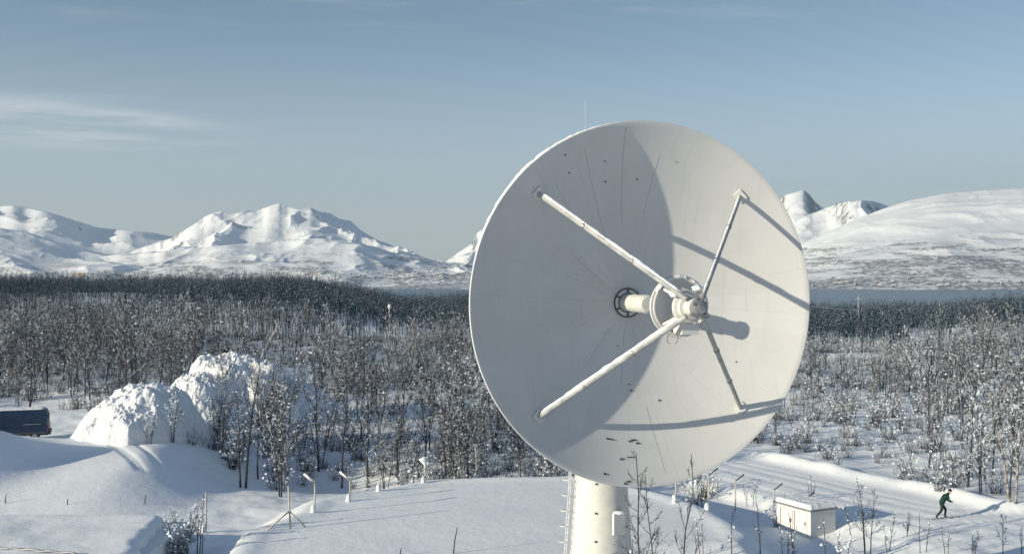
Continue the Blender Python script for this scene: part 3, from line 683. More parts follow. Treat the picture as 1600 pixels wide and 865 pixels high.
# ------------------------------------------------------------------ ploughed snow heaps
def heap(px, py, wpx, toppx, dep, seed, label, rough=1.0, lean=0.0, peaks=()):
    x, y, z = ground_at(px, py); w = wpx/F*y/2; h = (py-toppx)/F*y
    n1, n2 = 260, 150; gu = np.linspace(-1.15, 1.15, n1); gv = np.linspace(-1.15, 1.15, n2); U, Vv = np.meshgrid(gu, gv)
    X = x + U*w; Y = y + dep*0.9 + Vv*dep
    r = np.sqrt(U**2 + Vv**2) + 0.22*fbm(U*1.8+seed, Vv*1.8, 3, seed+1)
    s = np.clip(1-r**2.0, 0, 1)**0.8
    lump = np.sqrt(np.clip(ridged(X/1.9, Y/1.9, 3, seed), 0, 2))-0.9
    Z = s*(0.9 + 0.55*fbm(X/5.0, Y/5.0, 3, seed+9))
    top = ((CY-toppx)/F*(y+dep*0.8) + CAM_Z - z)
    clod = np.clip(vnoise(X/0.55, Y/0.55, seed+11)+0.1, 0, 1)*vnoise(X/2.3, Y/2.3, seed+12)*2
    Z = Z*(top/np.percentile(Z, 96.0)); Z = np.where(Z > 0.8*top, 0.8*top + 0.45*(Z-0.8*top), Z)*1.06 - rough*s**0.4*(0.20*lump) + rough*s**0.4*(0.22*fbm(X/0.9, Y/0.9, 4, seed+3, 0.75) + 0.22*clod + 0.26*np.abs(fbm(X/0.55, Y/0.55, 3, seed+21, 0.7)))
    zb = zg(X, Y) - 0.35*(s <= 0.02)
    P = np.stack([X, Y, np.where(s > 0.0, zb+Z, zb)-0.05], -1).reshape(-1, 3) - np.array([x, y, z])
    o = bpy.data.objects.new('snow_heap', np_mesh('snow_heap', P, grid_faces(n2, n1), [M['clump']])); COL.objects.link(o); o.location = (x, y, z)
    return tag(o, label, 'snow heap')
heap(188, 690, 215, 576, 7.5, 3, 'big lumpy heap of ploughed snow beside the blue van', 1.1)
heap(285, 676, 190, 582, 7.0, 12, 'middle snow heap in the saddle between two bigger ones', 1.0)
heap(356, 668, 230, 556, 8.0, 22, 'tall snow heap behind the bare twin trunked birch', 1.1)
heap(445, 660, 150, 592, 6.5, 31, 'low rounded snow heap with a shaded blue side among the birches', 0.8)

# ------------------------------------------------------------------ fence posts
def fence_post(px, py, hpx, arm, label, snowcap=0.0, group='posts of the perimeter fence'):
    x, y, z = ground_at(px, py); h = hpx/F*y
    t = empty('fence_post', (x, y, z-0.1)); tag(t, label, 'fence post', group)
    m = MB(); m.tube([(0, 0, 0), (0, 0, h+0.1)], 0.045, 8); m.build('post', M['post'], t, True)
    if arm:
        m = MB(); m.tube([(0, 0, h+0.05), (arm*0.55, -0.05, h+0.5)], 0.045, 6); a = m.build('barbed_arm', M['dark'] if arm > 0 else M['post'], t, True)
        if arm < 0:
            m = MB(); m.tube([(0.02, 0, h+0.14), (arm*0.3, -0.03, h+0.36), (arm*0.62, -0.05, h+0.62)], [0.03, 0.06, 0.07], 8); m.build('snow', M['clump'], a, True)
    if snowcap:
        m = MB(); m.tube([(0.05, 0, h-0.35), (0.0, 0, h-0.1), (-0.12*snowcap, 0, h+0.10), (0.08*snowcap, 0, h+0.26)], [0.05, 0.13*snowcap, 0.30*snowcap, 0.16*snowcap], 9); m.build('snow_cap', M['clump'], t, True)
    m = MB(); m.blob((-0.10, -0.04, 0.22), (0.15, 0.14, 0.36), rg, 9, 0.2); m.build('snow_foot', M['clump'], t, True)
fence_post(492, 800, 46, -1, 'leaning fence post nearest the braced corner post', 0.0)
fence_post(547, 783, 33, -1, 'short fence post with a snowy arm, second beyond the braced corner post', 0.0)
fence_post(594, 767, 20, 0, 'very short fence stub at the lip of the platform between taller posts', 0.0)
fence_post(664, 753, 34, 0, 'fence post carrying a lump of snow on top', 1.0)
fence_post(744, 746, 48, 1, 'tall snow crusted fence post in front of the dark birch trunks', 0.7)
fence_post(833, 744, 40, 0, 'thin bare fence post just left of the dish', 0.0)
fence_post(1107, 797, 56, 1, 'fence post with a dark barbed arm on the crest right of the pedestal', 0.0)
fence_post(1149, 806, 56, 1, 'fence post with a dark arm standing between the crest and the shed', 0.0)
fence_post(1056, 784, 36, 0, 'pale thin fence post on the crest close behind the pedestal', 0.0)
fence_post(1258, 812, 34, 1, 'fence post with a dark arm sticking up behind the cream shed', 0.0)
fence_post(1209, 800, 36, 1, 'fence post with a dark arm at the far corner of the shed', 0.0)
fence_post(322, 832, 64, 0, 'tall pale fence post beside the frosted bush', 0.0)
x, y, z = ground_at(454, 826)
t = empty('corner_post', (x, y, z)); tag(t, 'fence corner post propped by two slanting braces on the open snow', 'fence post', 'posts of the perimeter fence')
m = MB(); m.tube([(0, 0, -0.1), (-0.12, 0, 2.3)], 0.05, 8); m.build('post', M['post'], t, True)
for ex, ey in ((-1.25, -0.7), (0.75, 0.35)):
    m = MB(); m.tube([(-0.05, 0, 0.95), (ex, ey, -0.02)], 0.045, 8); m.build('brace', M['post'], t, True)
for px, py, hp_, lab in ((8, 786, 14, 'short dark stake behind the flat roof at the far left'), (105, 788, 9, 'stubby stake behind the middle of the flat roof'), (226, 787, 14, 'short stake behind the flat roof near its corner'), (708, 865, 40, 'lone thin stick poking out of the smooth platform snow'), (625, 868, 12, 'short stick at the near edge of the platform snow')):
    x, y, z = ground_at(px, py); m = MB(); h = hp_/F*y
    m.tube([(0, 0, -0.2), (0.02*hp_/10, 0, h*0.5), (0.05*hp_/10, 0, h)], [0.035, 0.03, 0.02], 6); o = m.build('stake', M['bark'], None, True, loc=(x, y, z)); tag(o, lab, 'stake')

# ------------------------------------------------------------------ skier
def skin_obj(name, verts, edges, radii, mats, parent=None, sub=2, root=0, facemat=None):
    me = bpy.data.meshes.new(name); me.from_pydata(verts, edges, []); o = bpy.data.objects.new(name, me); COL.objects.link(o)
    md = o.modifiers.new('skin', 'SKIN'); md.use_smooth_shade = True
    for i, v in enumerate(me.skin_vertices[0].data): v.radius = radii[i] if hasattr(radii[i], '__len__') else (radii[i], radii[i]); v.use_root = (i == root)
    s = o.modifiers.new('sub', 'SUBSURF'); s.levels = s.render_levels = sub
    bpy.context.view_layer.update(); dg = bpy.context.evaluated_depsgraph_get()
    m2 = bpy.data.meshes.new_from_object(o.evaluated_get(dg)); o.modifiers.clear(); o.data = m2; m2.name = name
    m2.materials.clear()
    for m in mats: m2.materials.append(m)
    if facemat:
        for p in m2.polygons: p.material_index = facemat(p.center)
    for p in m2.polygons: p.use_smooth = True
    if parent: o.parent = parent
    return o
kx, ky, kz = ground_at(1471, 811)
def skier():
    # walks to the right (+x), leaning forward; built facing +x
    J = [(0, 0, 0.90), (0.08, 0, 1.07), (0.20, 0, 1.22), (0.33, 0, 1.35), (0.40, 0, 1.42), (0.46, 0, 1.47), (0.52, 0, 1.57),            # pelvis, waist, chest, shoulders, neck, head
         (0.03, 0.10, 0.84), (0.33, 0.11, 0.50), (0.26, 0.11, 0.11), (0.40, 0.11, 0.06),       # front leg
         (0.0, -0.10, 0.84), (-0.05, -0.11, 0.48), (-0.38, -0.11, 0.16), (-0.27, -0.11, 0.06),  # rear leg
         (0.31, 0.19, 1.33), (0.36, 0.25, 1.06), (0.54, 0.16, 1.00),                            # arms bent forward
         (0.31, -0.19, 1.33), (0.33, -0.26, 1.05), (0.51, -0.18, 1.00)]
    E = [(0, 1), (1, 2), (2, 3), (3, 4), (4, 5), (5, 6), (0, 7), (7, 8), (8, 9), (9, 10), (0, 11), (11, 12), (12, 13), (13, 14), (3, 15), (15, 16), (16, 17), (3, 18), (18, 19), (19, 20)]
    Rr = [(0.16, 0.14), 0.15, 0.165, 0.14, 0.07, 0.085, 0.09, 0.115, 0.068, 0.05, 0.04, 0.105, 0.068, 0.05, 0.04, 0.07, 0.052, 0.038, 0.07, 0.052, 0.038]
    Rr = [tuple(v*1.12 for v in q) if isinstance(q, tuple) else q*1.12 for q in Rr]
    def fm(c):
        if c.z > 1.455 and c.x > 0.42: return 2
        return 0 if c.z > 0.95+0.25*abs(c.x-0.05) or abs(c.y) > 0.17 else 1
    p = skin_obj('person', J, E, Rr, [M['green'], M['black'], M['skin']], None, 2, 0, fm)
    p.location = (kx, ky, kz+0.02); p.rotation_euler = (0, 0, 0.12); p.scale = (1.03,)*3
    tag(p, 'person in a dark green jacket and black trousers leaning forward on the ski track', 'person')
    m = MB(); m.lathe([(0.0, 0.13), (0.06, 0.115), (0.10, 0.06), (0.112, 0.0), (0.108, -0.03), (0.09, -0.03)], 20, c=(0, 0, 0)); h = m.build('hat', M['black'], p, True, loc=(0.515, 0, 1.605)); h.rotation_euler = (0, 0.35, 0)
    m = MB(); m.add([(0.08, -0.07, 0.0), (0.20, -0.05, -0.015), (0.20, 0.05, -0.015), (0.08, 0.07, 0.0), (0.08, -0.07, 0.02), (0.19, -0.05, 0.0), (0.19, 0.05, 0.0), (0.08, 0.07, 0.02)], [(3, 2, 1, 0), (4, 5, 6, 7), (0, 1, 5, 4), (1, 2, 6, 5), (2, 3, 7, 6), (3, 0, 4, 7)]); m.build('peak', M['black'], h)
    m = MB()
    for s in (-1, 1): m.blob((0.590, s*0.034, 1.568), (0.011, 0.014, 0.011), rg, 8, 0)
    m.build('eyes', M['black'], p, True)
    m = MB(); m.blob((0.612, 0, 1.535), (0.018, 0.014, 0.02), rg, 8, 0); m.build('nose', M['skin'], p, True)
    for s, (wx, wy, wz), el in ((1, J[17], J[16]), (-1, J[20], J[19])):
        w = Vector((wx, wy, wz)); d = (w-Vector(el)).normalized(); sd = Vector((0, 0, 1)); lat = d.cross(sd).normalized(); cl = lat.cross(d)
        V = [w, w+d*0.05, w+d*0.095]; Ed = [(0, 1), (1, 2)]; Q = [0.034, 0.04, 0.036]
        for k, (o, l) in enumerate(((-0.033, 0.062), (-0.011, 0.074), (0.011, 0.068), (0.033, 0.05))):
            b = len(V); V += [w+d*0.10+cl*o, w+d*(0.10+l*0.55)+cl*o+lat*s*0.010, w+d*(0.10+l*0.8)+cl*o+lat*s*0.04]; Ed += [(2, b), (b, b+1), (b+1, b+2)]; Q += [0.011, 0.0105, 0.009]
        b = len(V); V += [w+d*0.04+cl*0.035, w+d*0.075+cl*0.065+lat*s*0.01, w+d*0.11+cl*0.06+lat*s*0.03]; Ed += [(1, b), (b, b+1), (b+1, b+2)]; Q += [0.015, 0.012, 0.010]
        skin_obj('glove', [tuple(v) for v in V], Ed, Q, [M['black']], p, 1, 0)
    for s, (fx, fz, rz_) in ((0.11, (0.33, 0.012, 0)), (-0.11, (-0.32, 0.012, 0))):
        m = MB(); m.tube([(-0.85, 0, 0.0), (0.7, 0, 0.0), (0.88, 0, 0.03), (0.98, 0, 0.10)], [0.03, 0.032, 0.028, 0.012], 6)
        for i, v in enumerate(m.v): m.v[i] = (v[0], v[1], v[2]*0.35 if v[0] < 0.75 else v[2]*0.8)
        o = m.build('ski', M['dark'], None, True)
        c_, s_ = math.cos(0.12), math.sin(0.12); X, Y = fx*1.03, s*1.03
        o.location = (kx+X*c_-Y*s_, ky+X*s_+Y*c_, z1(kx+X*c_-Y*s_, ky+X*s_+Y*c_)+0.015); o.rotation_euler = (0, 0, 0.12 if s > 0 else 0.05)
        tag(o, 'dark ski under the leading foot of the person in green' if s > 0 else 'dark ski under the trailing foot of the person in green', 'ski', 'skis of the person on the track')
skier()

# ------------------------------------------------------------------ trees
class G:
    """triangle collector for plants"""
    def __init__(s): s.V = []; s.F = []; s.M = []; s.n = 0
    def tube(s, P, R, n, mi):
        k = len(P); P = np.asarray(P, float); d = np.gradient(P, axis=0); d /= np.linalg.norm(d, axis=1)[:, None] + 1e-9
        ref = np.array([0.31, 0.17, 0.93]) if abs(d[0][2]) < 0.8 else np.array([0.9, 0.3, 0.1])
        u = np.cross(d, ref); u /= np.linalg.norm(u, axis=1)[:, None] + 1e-9; w = np.cross(d, u)
        a = 2*np.pi*np.arange(n)/n
        V = P[:, None] + (u[:, None]*np.cos(a)[None, :, None] + w[:, None]*np.sin(a)[None, :, None])*np.asarray(R)[:, None, None]
        i = np.arange(k-1)[:, None]; j = np.arange(n)[None]; j1 = (j+1) % n
        q = np.stack([i*n+j, i*n+j1, (i+1)*n+j1, (i+1)*n+j], -1).reshape(-1, 4)
        s._put(V.reshape(-1, 3), np.concatenate([q[:, [0, 1, 2]], q[:, [0, 2, 3]]]), mi)
    def spike(s, a, b, r, mi):
        """a twig: a slim three sided spike"""
        a = np.asarray(a, float); b = np.asarray(b, float); d = b-a; d = d/(np.linalg.norm(d)+1e-9)
        u = np.cross(d, [0.3, 0.2, 0.9] if abs(d[2]) < 0.8 else [1, 0.2, 0]); u /= np.linalg.norm(u)+1e-9; w = np.cross(d, u)
        V = np.array([a+u*r, a-0.5*u*r+0.87*w*r, a-0.5*u*r-0.87*w*r, b]); s._put(V, np.array([[0, 1, 3], [1, 2, 3], [2, 0, 3]]), mi)
    def lump(s, c, r, mi, st=1.0):
        V = np.array([[1, 0, 0], [0, 1, 0], [-1, 0, 0], [0, -1, 0], [0, 0, 0.8*st], [0, 0, -0.5]])*r + np.asarray(c)
        s._put(V, np.array([[0, 1, 4], [1, 2, 4], [2, 3, 4], [3, 0, 4], [1, 0, 5], [2, 1, 5], [3, 2, 5], [0, 3, 5]]), mi)
    def _put(s, V, Fc, mi):
        s.V.append(V); s.F.append(Fc+s.n); s.M.append(np.full(len(Fc), mi)); s.n += len(V)
    def arr(s): return np.concatenate(s.V), np.concatenate(s.F), np.concatenate(s.M)
def nrm(v): return v/(np.linalg.norm(v)+1e-9)
def birch(seed, H=8.0, stems=1, nb=13, ns=4, ntw=4, tr=0.0, snow=0.3, lean=0.06, spread=0.30, sides=6, twr=0.013, lumps=60):
    r = np.random.default_rng(seed); T = G(); K = G()
    for sI in range(stems):
        h = H*(1 if sI == 0 else r.uniform(0.65, 0.95)); az = r.uniform(0, 6.28); ln = lean*(1 if stems == 1 else 2.2)*r.uniform(0.4, 1.2)
        tt = np.linspace(0, 1, 8); off = np.cumsum(r.normal(0, 0.016*h, (8, 2)), 0)*tt[:, None]
        P = np.stack([np.cos(az)*ln*h*tt**1.2 + off[:, 0] + (0.18*np.cos(az) if stems > 1 else 0), np.sin(az)*ln*h*tt**1.2 + off[:, 1] + (0.18*np.sin(az) if stems > 1 else 0), h*tt - 0.2*(tt == 0)], -1)
        base = (0.0085*h + tr)*(1 if stems == 1 else 0.8); T.tube(P, base*(1-0.88*tt)+0.008, sides, 0)
        a0 = r.uniform(0, 6.28)
        for b in range(nb):
            t = 0.22 + 0.76*(b+r.uniform(0, 0.9))/nb; i = min(int(t*7), 6); p = P[i] + (P[i+1]-P[i])*(t*7-i)
            a = a0 + 2.4*b + r.normal(0, 0.3); L = h*spread*(1.12-t)*r.uniform(0.7, 1.25); el = math.radians(r.uniform(32, 62))
            d = np.array([math.cos(a)*math.cos(el), math.sin(a)*math.cos(el), math.sin(el)])
            q1 = p + d*L*0.5 + r.normal(0, 0.04*L, 3); q2 = q1 + nrm(d+np.array([0, 0, 0.45]))*L*0.55
            rb = base*(1-0.85*t)*0.48+0.006; K.tube([p, q1, q2], [rb, rb*0.62, 0.006], max(3, sides-2), 0)
            if r.random() < snow*1.4: K.tube([p+[0, 0, rb*0.8], q1+[0, 0, rb*0.6]], [rb*0.8, rb*0.5], 3, 1)
            for c in range(ns):
                w = r.uniform(0.2, 1.0); o = p+(q1-p)*w*2 if w < 0.5 else q1+(q2-q1)*(w*2-1)
                d2 = nrm(d*0.8 + r.normal(0, 0.55, 3) + [0, 0, 0.35]); l2 = L*r.uniform(0.25, 0.5); e = o+d2*l2
                K.spike(o, e, rb*0.3+0.005, 0)
                for g in range(ntw):
                    o2 = o+(e-o)*r.uniform(0.15, 1); d3 = nrm(d2 + r.normal(0, 0.6, 3) + [0, 0, 0.15]); K.spike(o2, o2+d3*l2*r.uniform(0.35, 0.75), twr, 1 if r.random() < snow else 0)
        for c in range(int(lumps/stems)):
            k = r.integers(0, len(K.V)); v = K.V[k]; K.lump(v[r.integers(0, len(v))], r.uniform(0.03, 0.085)*(1.6 if r.random() < 0.12 else 1), 1, r.uniform(0.7, 1.6))
    return T, K
def meshes_of(T, K, bark):
    V, Fc, mi = T.arr(); a = np_mesh('trunk', V, Fc, [M[bark], M['frost']], mi)
    V, Fc, mi = K.arr(); b = np_mesh('crown', V, Fc, [M['bark'], M['frost']], mi, False)
    return a, b
def place_tree(name, ms, loc, rz, sc, label, cat, group=None, lean=(0, 0)):
    t = empty(name, loc, rz); t.rotation_euler = (lean[0], lean[1], rz); t.scale = (sc, sc, sc); tag(t, label, cat, group)
    for q in ms:
        o = bpy.data.objects.new(q.name.split('.')[0], q); COL.objects.link(o); o.parent = t
    return t
protos = []
for i in range(12):
    st = (1, 1, 2, 1, 3, 2)[i % 6]
    protos.append(meshes_of(*birch(100+i, 8.0, st, nb=17 if st == 1 else 11, ns=7, ntw=7, spread=(0.32, 0.40, 0.36, 0.44)[i % 4], lean=(0.04, 0.10, 0.07)[i % 3], snow=(0.14, 0.34, 0.22)[i % 3], lumps=(30, 80, 45)[i % 3], twr=0.012), 'pale_bark' if i % 4 == 1 else 'bark'))
far = []
for i in range(7):
    T, K = birch(300+i, 8.0, 1, nb=10, ns=4, ntw=3, snow=0.13, sides=3, twr=0.022, lumps=24, spread=0.34); V1, F1, M1 = T.arr(); V2, F2, M2 = K.arr()
    far.append((np.concatenate([V1, V2]), np.concatenate([F1, F2+len(V1)]), np.concatenate([M1, M2])))
farther = []
for i in range(6):
    T, K = birch(400+i, 8.0, 1, nb=7, ns=3, ntw=2, snow=0.08, sides=3, twr=0.036, lumps=7, spread=0.36); V1, F1, M1 = T.arr(); V2, F2, M2 = K.arr()
    V2 = V2.copy(); farther.append((np.concatenate([V1, V2]), np.concatenate([F1, F2+len(V1)]), np.concatenate([M1, M2])))

# where the wood stands: density per square metre
nr = np.random.default_rng(77)
def density(x, y):
    x = np.asarray(x, float); y = np.asarray(y, float)
    px = CX+F*x/y; z = zg(x, y); py = CY-F*(z-CAM_Z)/y
    d = np.where(y < 130, 0.060, np.where(y < 240, 0.088, np.where(y < 380, 0.13, 0.14)))
    clump = sst(fbm(x/13, y/20, 3, 71), -0.16, 0.12); d = d*np.where(y < 240, 0.20+0.98*clump, 0.62+0.5*sst(fbm(x/40, y/70, 3, 72), -0.15, 0.15))
    left = px < 1000
    d = np.where(left & (px > 425) & (py > 690) & (py < 765), 0.085, d)
    d = np.where(left & (px < 425) & (py > 640), np.where((px > 285) & (py < 740), 0.05, 0), d)
    d = np.where(left & (px > 140) & (px < 330) & (py > 600), 0.004, d)
    d = np.where(left & (px < 300) & (py > 530) & (py < 640), np.maximum(d, 0.05), d)
    d = np.where(left & (px >= 330) & (px < 500) & (py > 575) & (py < 640), 0.012, d)
    d = np.where(left & (px > 470) & (px < 640) & (py > 542) & (py < 585), 0.018, d)
    d = np.where(left & (py > 768), 0, d)
    d = np.where(~left & (px < 1440) & (py > 640), 0.010, d)
    d = np.where(~left & (px < 1440) & (py > 600) & (py <= 640), 0.06, d)
    d = np.where(~left & (px > 1420) & (py > 518) & (py < 560), 0.008, d)
    d = np.where(~left & (px > 1470) & (py > 640), 0.042, d)
    d = np.where(poly_sd(x, y, PLAT) > -1.5, 0, d); d = np.where(poly_sd(x, y, TRACK) > -1.2, 0, d); d = np.where(poly_sd(x, y, GULL) > -1.0, 0, d)
    d = np.where((x < -20) & (y < 112) & (px < 285), 0, d)
    return d
pts = []
for y0, y1_, step in ((66, 130, 4), (130, 240, 5), (240, 420, 8), (420, 720, 15)):
    for y in np.arange(y0, y1_, step):
        wdt = y*0.60*2; n = int(nr.poisson(0.16*wdt*step)); yy = nr.uniform(y, y+step, n); xx = nr.uniform(-wdt/2, wdt/2, n)
        k = nr.random(n)*0.16 < density(xx, yy); pts.append(np.stack([xx[k], yy[k]], -1))
pts = np.concatenate(pts); Hs = (1+0.7*fbm(pts[:, 0]/45, pts[:, 1]/60, 3, 91))*nr.uniform(0.60, 1.08, len(pts))*np.where(nr.random(len(pts)) < 0.07, 1.2, 1.0)
zz_ = zg(pts[:, 0], pts[:, 1]); pxs = CX+F*pts[:, 0]/pts[:, 1]; pys = CY+F*(CAM_Z-zz_)/pts[:, 1]
hid = ((pxs-1000)/262)**2 + ((pys-474)/282)**2 < 1.15
topy = CY-F*(zz_+8*Hs-CAM_Z)/pts[:, 1]
vis = (~hid) & (pxs > -15) & (pxs < 1615) & (topy < 865)
order = np.argsort(np.where(vis, -Hs/pts[:, 1], 1)); near = order[:262]; near = near[vis[near]]
bigger = np.where((pts[:, 0] < 5) & (pts[:, 1] < 125), 1.28, np.where(pts[:, 1] < 240, 1.05, 1.0))
isnear = np.zeros(len(pts), bool); isnear[near] = True
Hs[isnear] = (np.clip(Hs[isnear], 0.5, 1.15)*bigger[isnear])
for i in near:
    x, y = pts[i]; px = pxs[i]
    if px < 1000:
        lab, g = (('bare birch among the tall dark trunks behind the fence posts', 'birches behind the fence left of the dish') if pys[i] > 690 else
                  ('bare frosted birch in the middle of the wood left of the dish', 'birches of the middle wood left of the dish'))
    else:
        lab, g = (('bare frosted birch in the thicket beside the ski track, right of the skier', 'birches beside the ski track') if px > 1440 else
                  ('bare birch in the wood beyond the ski track, right of the dish', 'birches beyond the ski track'))
    place_tree('birch_tree', protos[int(nr.integers(0, 12))], (x, y, float(zz_[i])-0.05), nr.uniform(0, 6.28), Hs[i]*(0.72 if (px > 1000 and y < 112 and px < 1440) else 1.0), lab, 'tree', g)
rest = np.where(~isnear)[0]
VV, FF, MI, n0 = [], [], [], 0
for i in rest:
    x, y = pts[i]; src = protos if False else (far if y < 205 else farther); V, Fc, mi = src[int(nr.integers(0, len(src)))]
    a = nr.uniform(0, 6.28); ca, sa = math.cos(a), math.sin(a); s = Hs[i]
    wx = 1.25 if y > 260 else 1.05
    X = (V[:, 0]*ca-V[:, 1]*sa)*s*wx + x; Y = (V[:, 0]*sa+V[:, 1]*ca)*s*wx + y; Z = V[:, 2]*s + zz_[i]
    VV.append(np.stack([X, Y, Z], -1)); FF.append(Fc+n0); MI.append(mi); n0 += len(V)
print('TREES', len(pts), len(near), 'verts', n0)
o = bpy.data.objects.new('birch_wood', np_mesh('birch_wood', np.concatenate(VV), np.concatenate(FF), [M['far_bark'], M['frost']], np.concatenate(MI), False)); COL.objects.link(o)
tag(o, 'dense wood of bare birches stretching back to the water', 'wood', kind='stuff')

# undergrowth: low frosted scrub between the trunks, nobody could count it
VV, FF, MI, n0 = [], [], [], 0; scr = []
for i in range(5):
    r = np.random.default_rng(500+i); K = G()
    for k in range(26):
        a = r.uniform(0, 6.28); o = np.array([r.normal(0, 0.25), r.normal(0, 0.25), 0]); e = o + np.array([math.cos(a)*r.uniform(0.1, 0.7), math.sin(a)*r.uniform(0.1, 0.7), r.uniform(0.5, 1.7)])
        K.spike(o, e, 0.016, 0)
        for g in range(4):
            q = o+(e-o)*r.uniform(0.35, 0.95); K.spike(q, q+nrm(e-o+r.normal(0, 0.7, 3))*r.uniform(0.2, 0.5), 0.011, 1 if r.random() < 0.45 else 0)
    for k in range(9): v = K.V[r.integers(0, len(K.V))]; K.lump(v[-1], r.uniform(0.05, 0.13), 1)
    scr.append(K.arr())
for y0, y1_, step in ((66, 130, 4), (130, 250, 8)):
    for y in np.arange(y0, y1_, step):
        wdt = y*1.1; n = int(nr.poisson(0.30*wdt*step)); yy = nr.uniform(y, y+step, n); xx = nr.uniform(-wdt/2, wdt/2, n)
        k = nr.random(n)*0.09 < np.where((xx > 0) & (density(xx, yy) > 0), np.maximum(density(xx, yy), 0.04), np.where((xx > 5) & (yy < 80) & (poly_sd(xx, yy, PLAT) < -1) & (poly_sd(xx, yy, TRACK) < 0.4), 0.022, density(xx, yy)*1.3)); xx, yy = xx[k], yy[k]; zs = zg(xx, yy)
        for x, y_, z in zip(xx, yy, zs):
            V, Fc, mi = scr[int(nr.integers(0, 5))]; a = nr.uniform(0, 6.28); ca, sa = math.cos(a), math.sin(a); s = nr.uniform(0.6, 1.5)
            VV.append(np.stack([(V[:, 0]*ca-V[:, 1]*sa)*s+x, (V[:, 0]*sa+V[:, 1]*ca)*s+y_, V[:, 2]*s+z], -1)); FF.append(Fc+n0); MI.append(mi); n0 += len(V)
o = bpy.data.objects.new('undergrowth', np_mesh('undergrowth', np.concatenate(VV), np.concatenate(FF), [M['bark'], M['frost']], np.concatenate(MI), False)); COL.objects.link(o)
tag(o, 'low frosted scrub under the birches', 'scrub', kind='stuff')

# trees and bushes one can pick out
def solo(name, px, py, toppy, seed, label, cat='tree', bark='bark', tip=(0, 0), **kw):
    x, y, z = ground_at(px, py); H = (py-toppy)/F*y
    return place_tree(name, meshes_of(*birch(seed, H, **kw), bark), (x, y, z-0.05), 0.7*seed, 1.0, label, cat, None, tip)
solo('birch_tree', 380, 762, 548, 901, 'bare twin trunked birch standing alone in front of the snow heaps', stems=2, nb=14, ns=6, ntw=5, snow=0.25, lumps=60, tr=0.03)
solo('birch_tree', 403, 748, 585, 902, 'slender dark birch close behind the twin trunked one', nb=12, ns=5, ntw=4, snow=0.2)
solo('birch_tree', 441, 776, 590, 903, 'birch growing from the blue shaded hollow left of the fence posts', stems=2, nb=12, ns=5, ntw=4)
solo('birch_tree', 335, 690, 590, 904, 'small bushy birch leaning on the flank of the tall snow heap', stems=3, nb=9, ns=5, ntw=4, snow=0.45)
solo('birch_tree', 268, 690, 600, 905, 'small frost whitened birch against the big lumpy snow heap', stems=3, nb=9, ns=5, ntw=4, snow=0.6, lumps=150)
solo('birch_tree', 1582, 785, 590, 906, 'pale trunked frosty birch at the end of the track beyond the skier', bark='pale_bark', stems=2, nb=13, ns=6, ntw=5, snow=0.45, lumps=160, tr=0.04)
solo('birch_tree', 1530, 770, 610, 907, 'frost whitened many stemmed birch right behind the skier', stems=3, nb=11, ns=6, ntw=5, snow=0.55, lumps=200)
def near_sapling(px, d, toppy, seed, label, **kw):
    x = (px-CX)/F*d; z = z1(x, d); H = CAM_Z-(toppy-CY)/F*d-z
    return place_tree('sapling', meshes_of(*birch(seed, H, **kw), 'bark'), (x, d, z-0.05), 0.7*seed, 1.0, label, 'sapling')
near_sapling(1008, 35.0, 706, 908, 'thin bare sapling reaching up in front of the lower rim of the dish', stems=1, nb=22, ns=6, ntw=4, snow=0.02, lumps=0, spread=0.24, twr=0.006, tr=-0.035, lean=0.01)
near_sapling(1038, 36.0, 702, 909, 'forked bare sapling beside the pedestal, right of a thinner one', stems=2, nb=18, ns=6, ntw=4, snow=0.02, lumps=0, spread=0.24, twr=0.006, tr=-0.03, lean=0.02)
solo('sapling', 1188, 868, 765, 910, 'dark crooked sapling just left of the cream shed', 'sapling', stems=1, nb=6, ns=3, ntw=2, snow=0.2, lumps=6, spread=0.2)
solo('sapling', 1143, 868, 800, 911, 'small dark sapling in the shaded gully at the end of the crest', 'sapling', stems=1, nb=6, ns=3, ntw=2, snow=0.1, lumps=4, spread=0.2)
solo('sapling', 1355, 872, 745, 912, 'broad twiggy sapling between the shed and the skier', 'sapling', stems=3, nb=9, ns=4, ntw=3, snow=0.2, lumps=10)
solo('sapling', 1567, 872, 800, 913, 'dark knobbly sapling in the near shade below the skier', 'sapling', stems=1, nb=7, ns=4, ntw=3, snow=0.2, lumps=24)
solo('sapling', 1442, 862, 800, 914, 'small sapling at the near edge of the track left of the skier', 'sapling', stems=2, nb=6, ns=3, ntw=2, snow=0.2, lumps=8)
for k, (px, py, tp) in enumerate(((1122, 776, 742), (1172, 792, 748), (1228, 868, 822), (1290, 872, 806), (1388, 862, 800), (1412, 838, 792), (1330, 846, 786), (1482, 866, 818), (1518, 868, 826), (1596, 868, 822), (1096, 866, 806), (1268, 780, 742))):
    x, y, z = ground_at(px, py); H = (py-tp)/F*y
    place_tree('sapling', meshes_of(*birch(950+k, H, stems=1+k % 3, nb=7, ns=4, ntw=3, snow=0.3, lumps=10, spread=0.26), 'bark'), (x, y, z-0.05), k, 1.0, 'thin twiggy sapling standing in the snow around the shed and the ski track', 'sapling', 'saplings around the shed and the track')
solo('frosted_bush', 287, 868, 786, 915, 'dense frosted bush against the wall of the flat roofed building', 'bush', stems=7, nb=10, ns=6, ntw=6, snow=0.6, lumps=200, spread=0.26, lean=0.10)
solo('frosted_bush', 276, 893, 815, 925, 'lower dark twigged bush at the near end of the flat roofed building', 'bush', stems=7, nb=10, ns=6, ntw=6, snow=0.35, lumps=120, spread=0.30, lean=0.12)
solo('frosted_bush', 281, 880, 797, 926, 'white frosted bush in the middle of the wall of the flat roofed building', 'bush', stems=8, nb=10, ns=6, ntw=6, snow=0.7, lumps=160, spread=0.30, lean=0.12)
solo('frosted_bush', 310, 868, 775, 916, 'thin frosted bush beside the tall pale fence post', 'bush', stems=4, nb=8, ns=4, ntw=4, snow=0.6, lumps=60, spread=0.2)
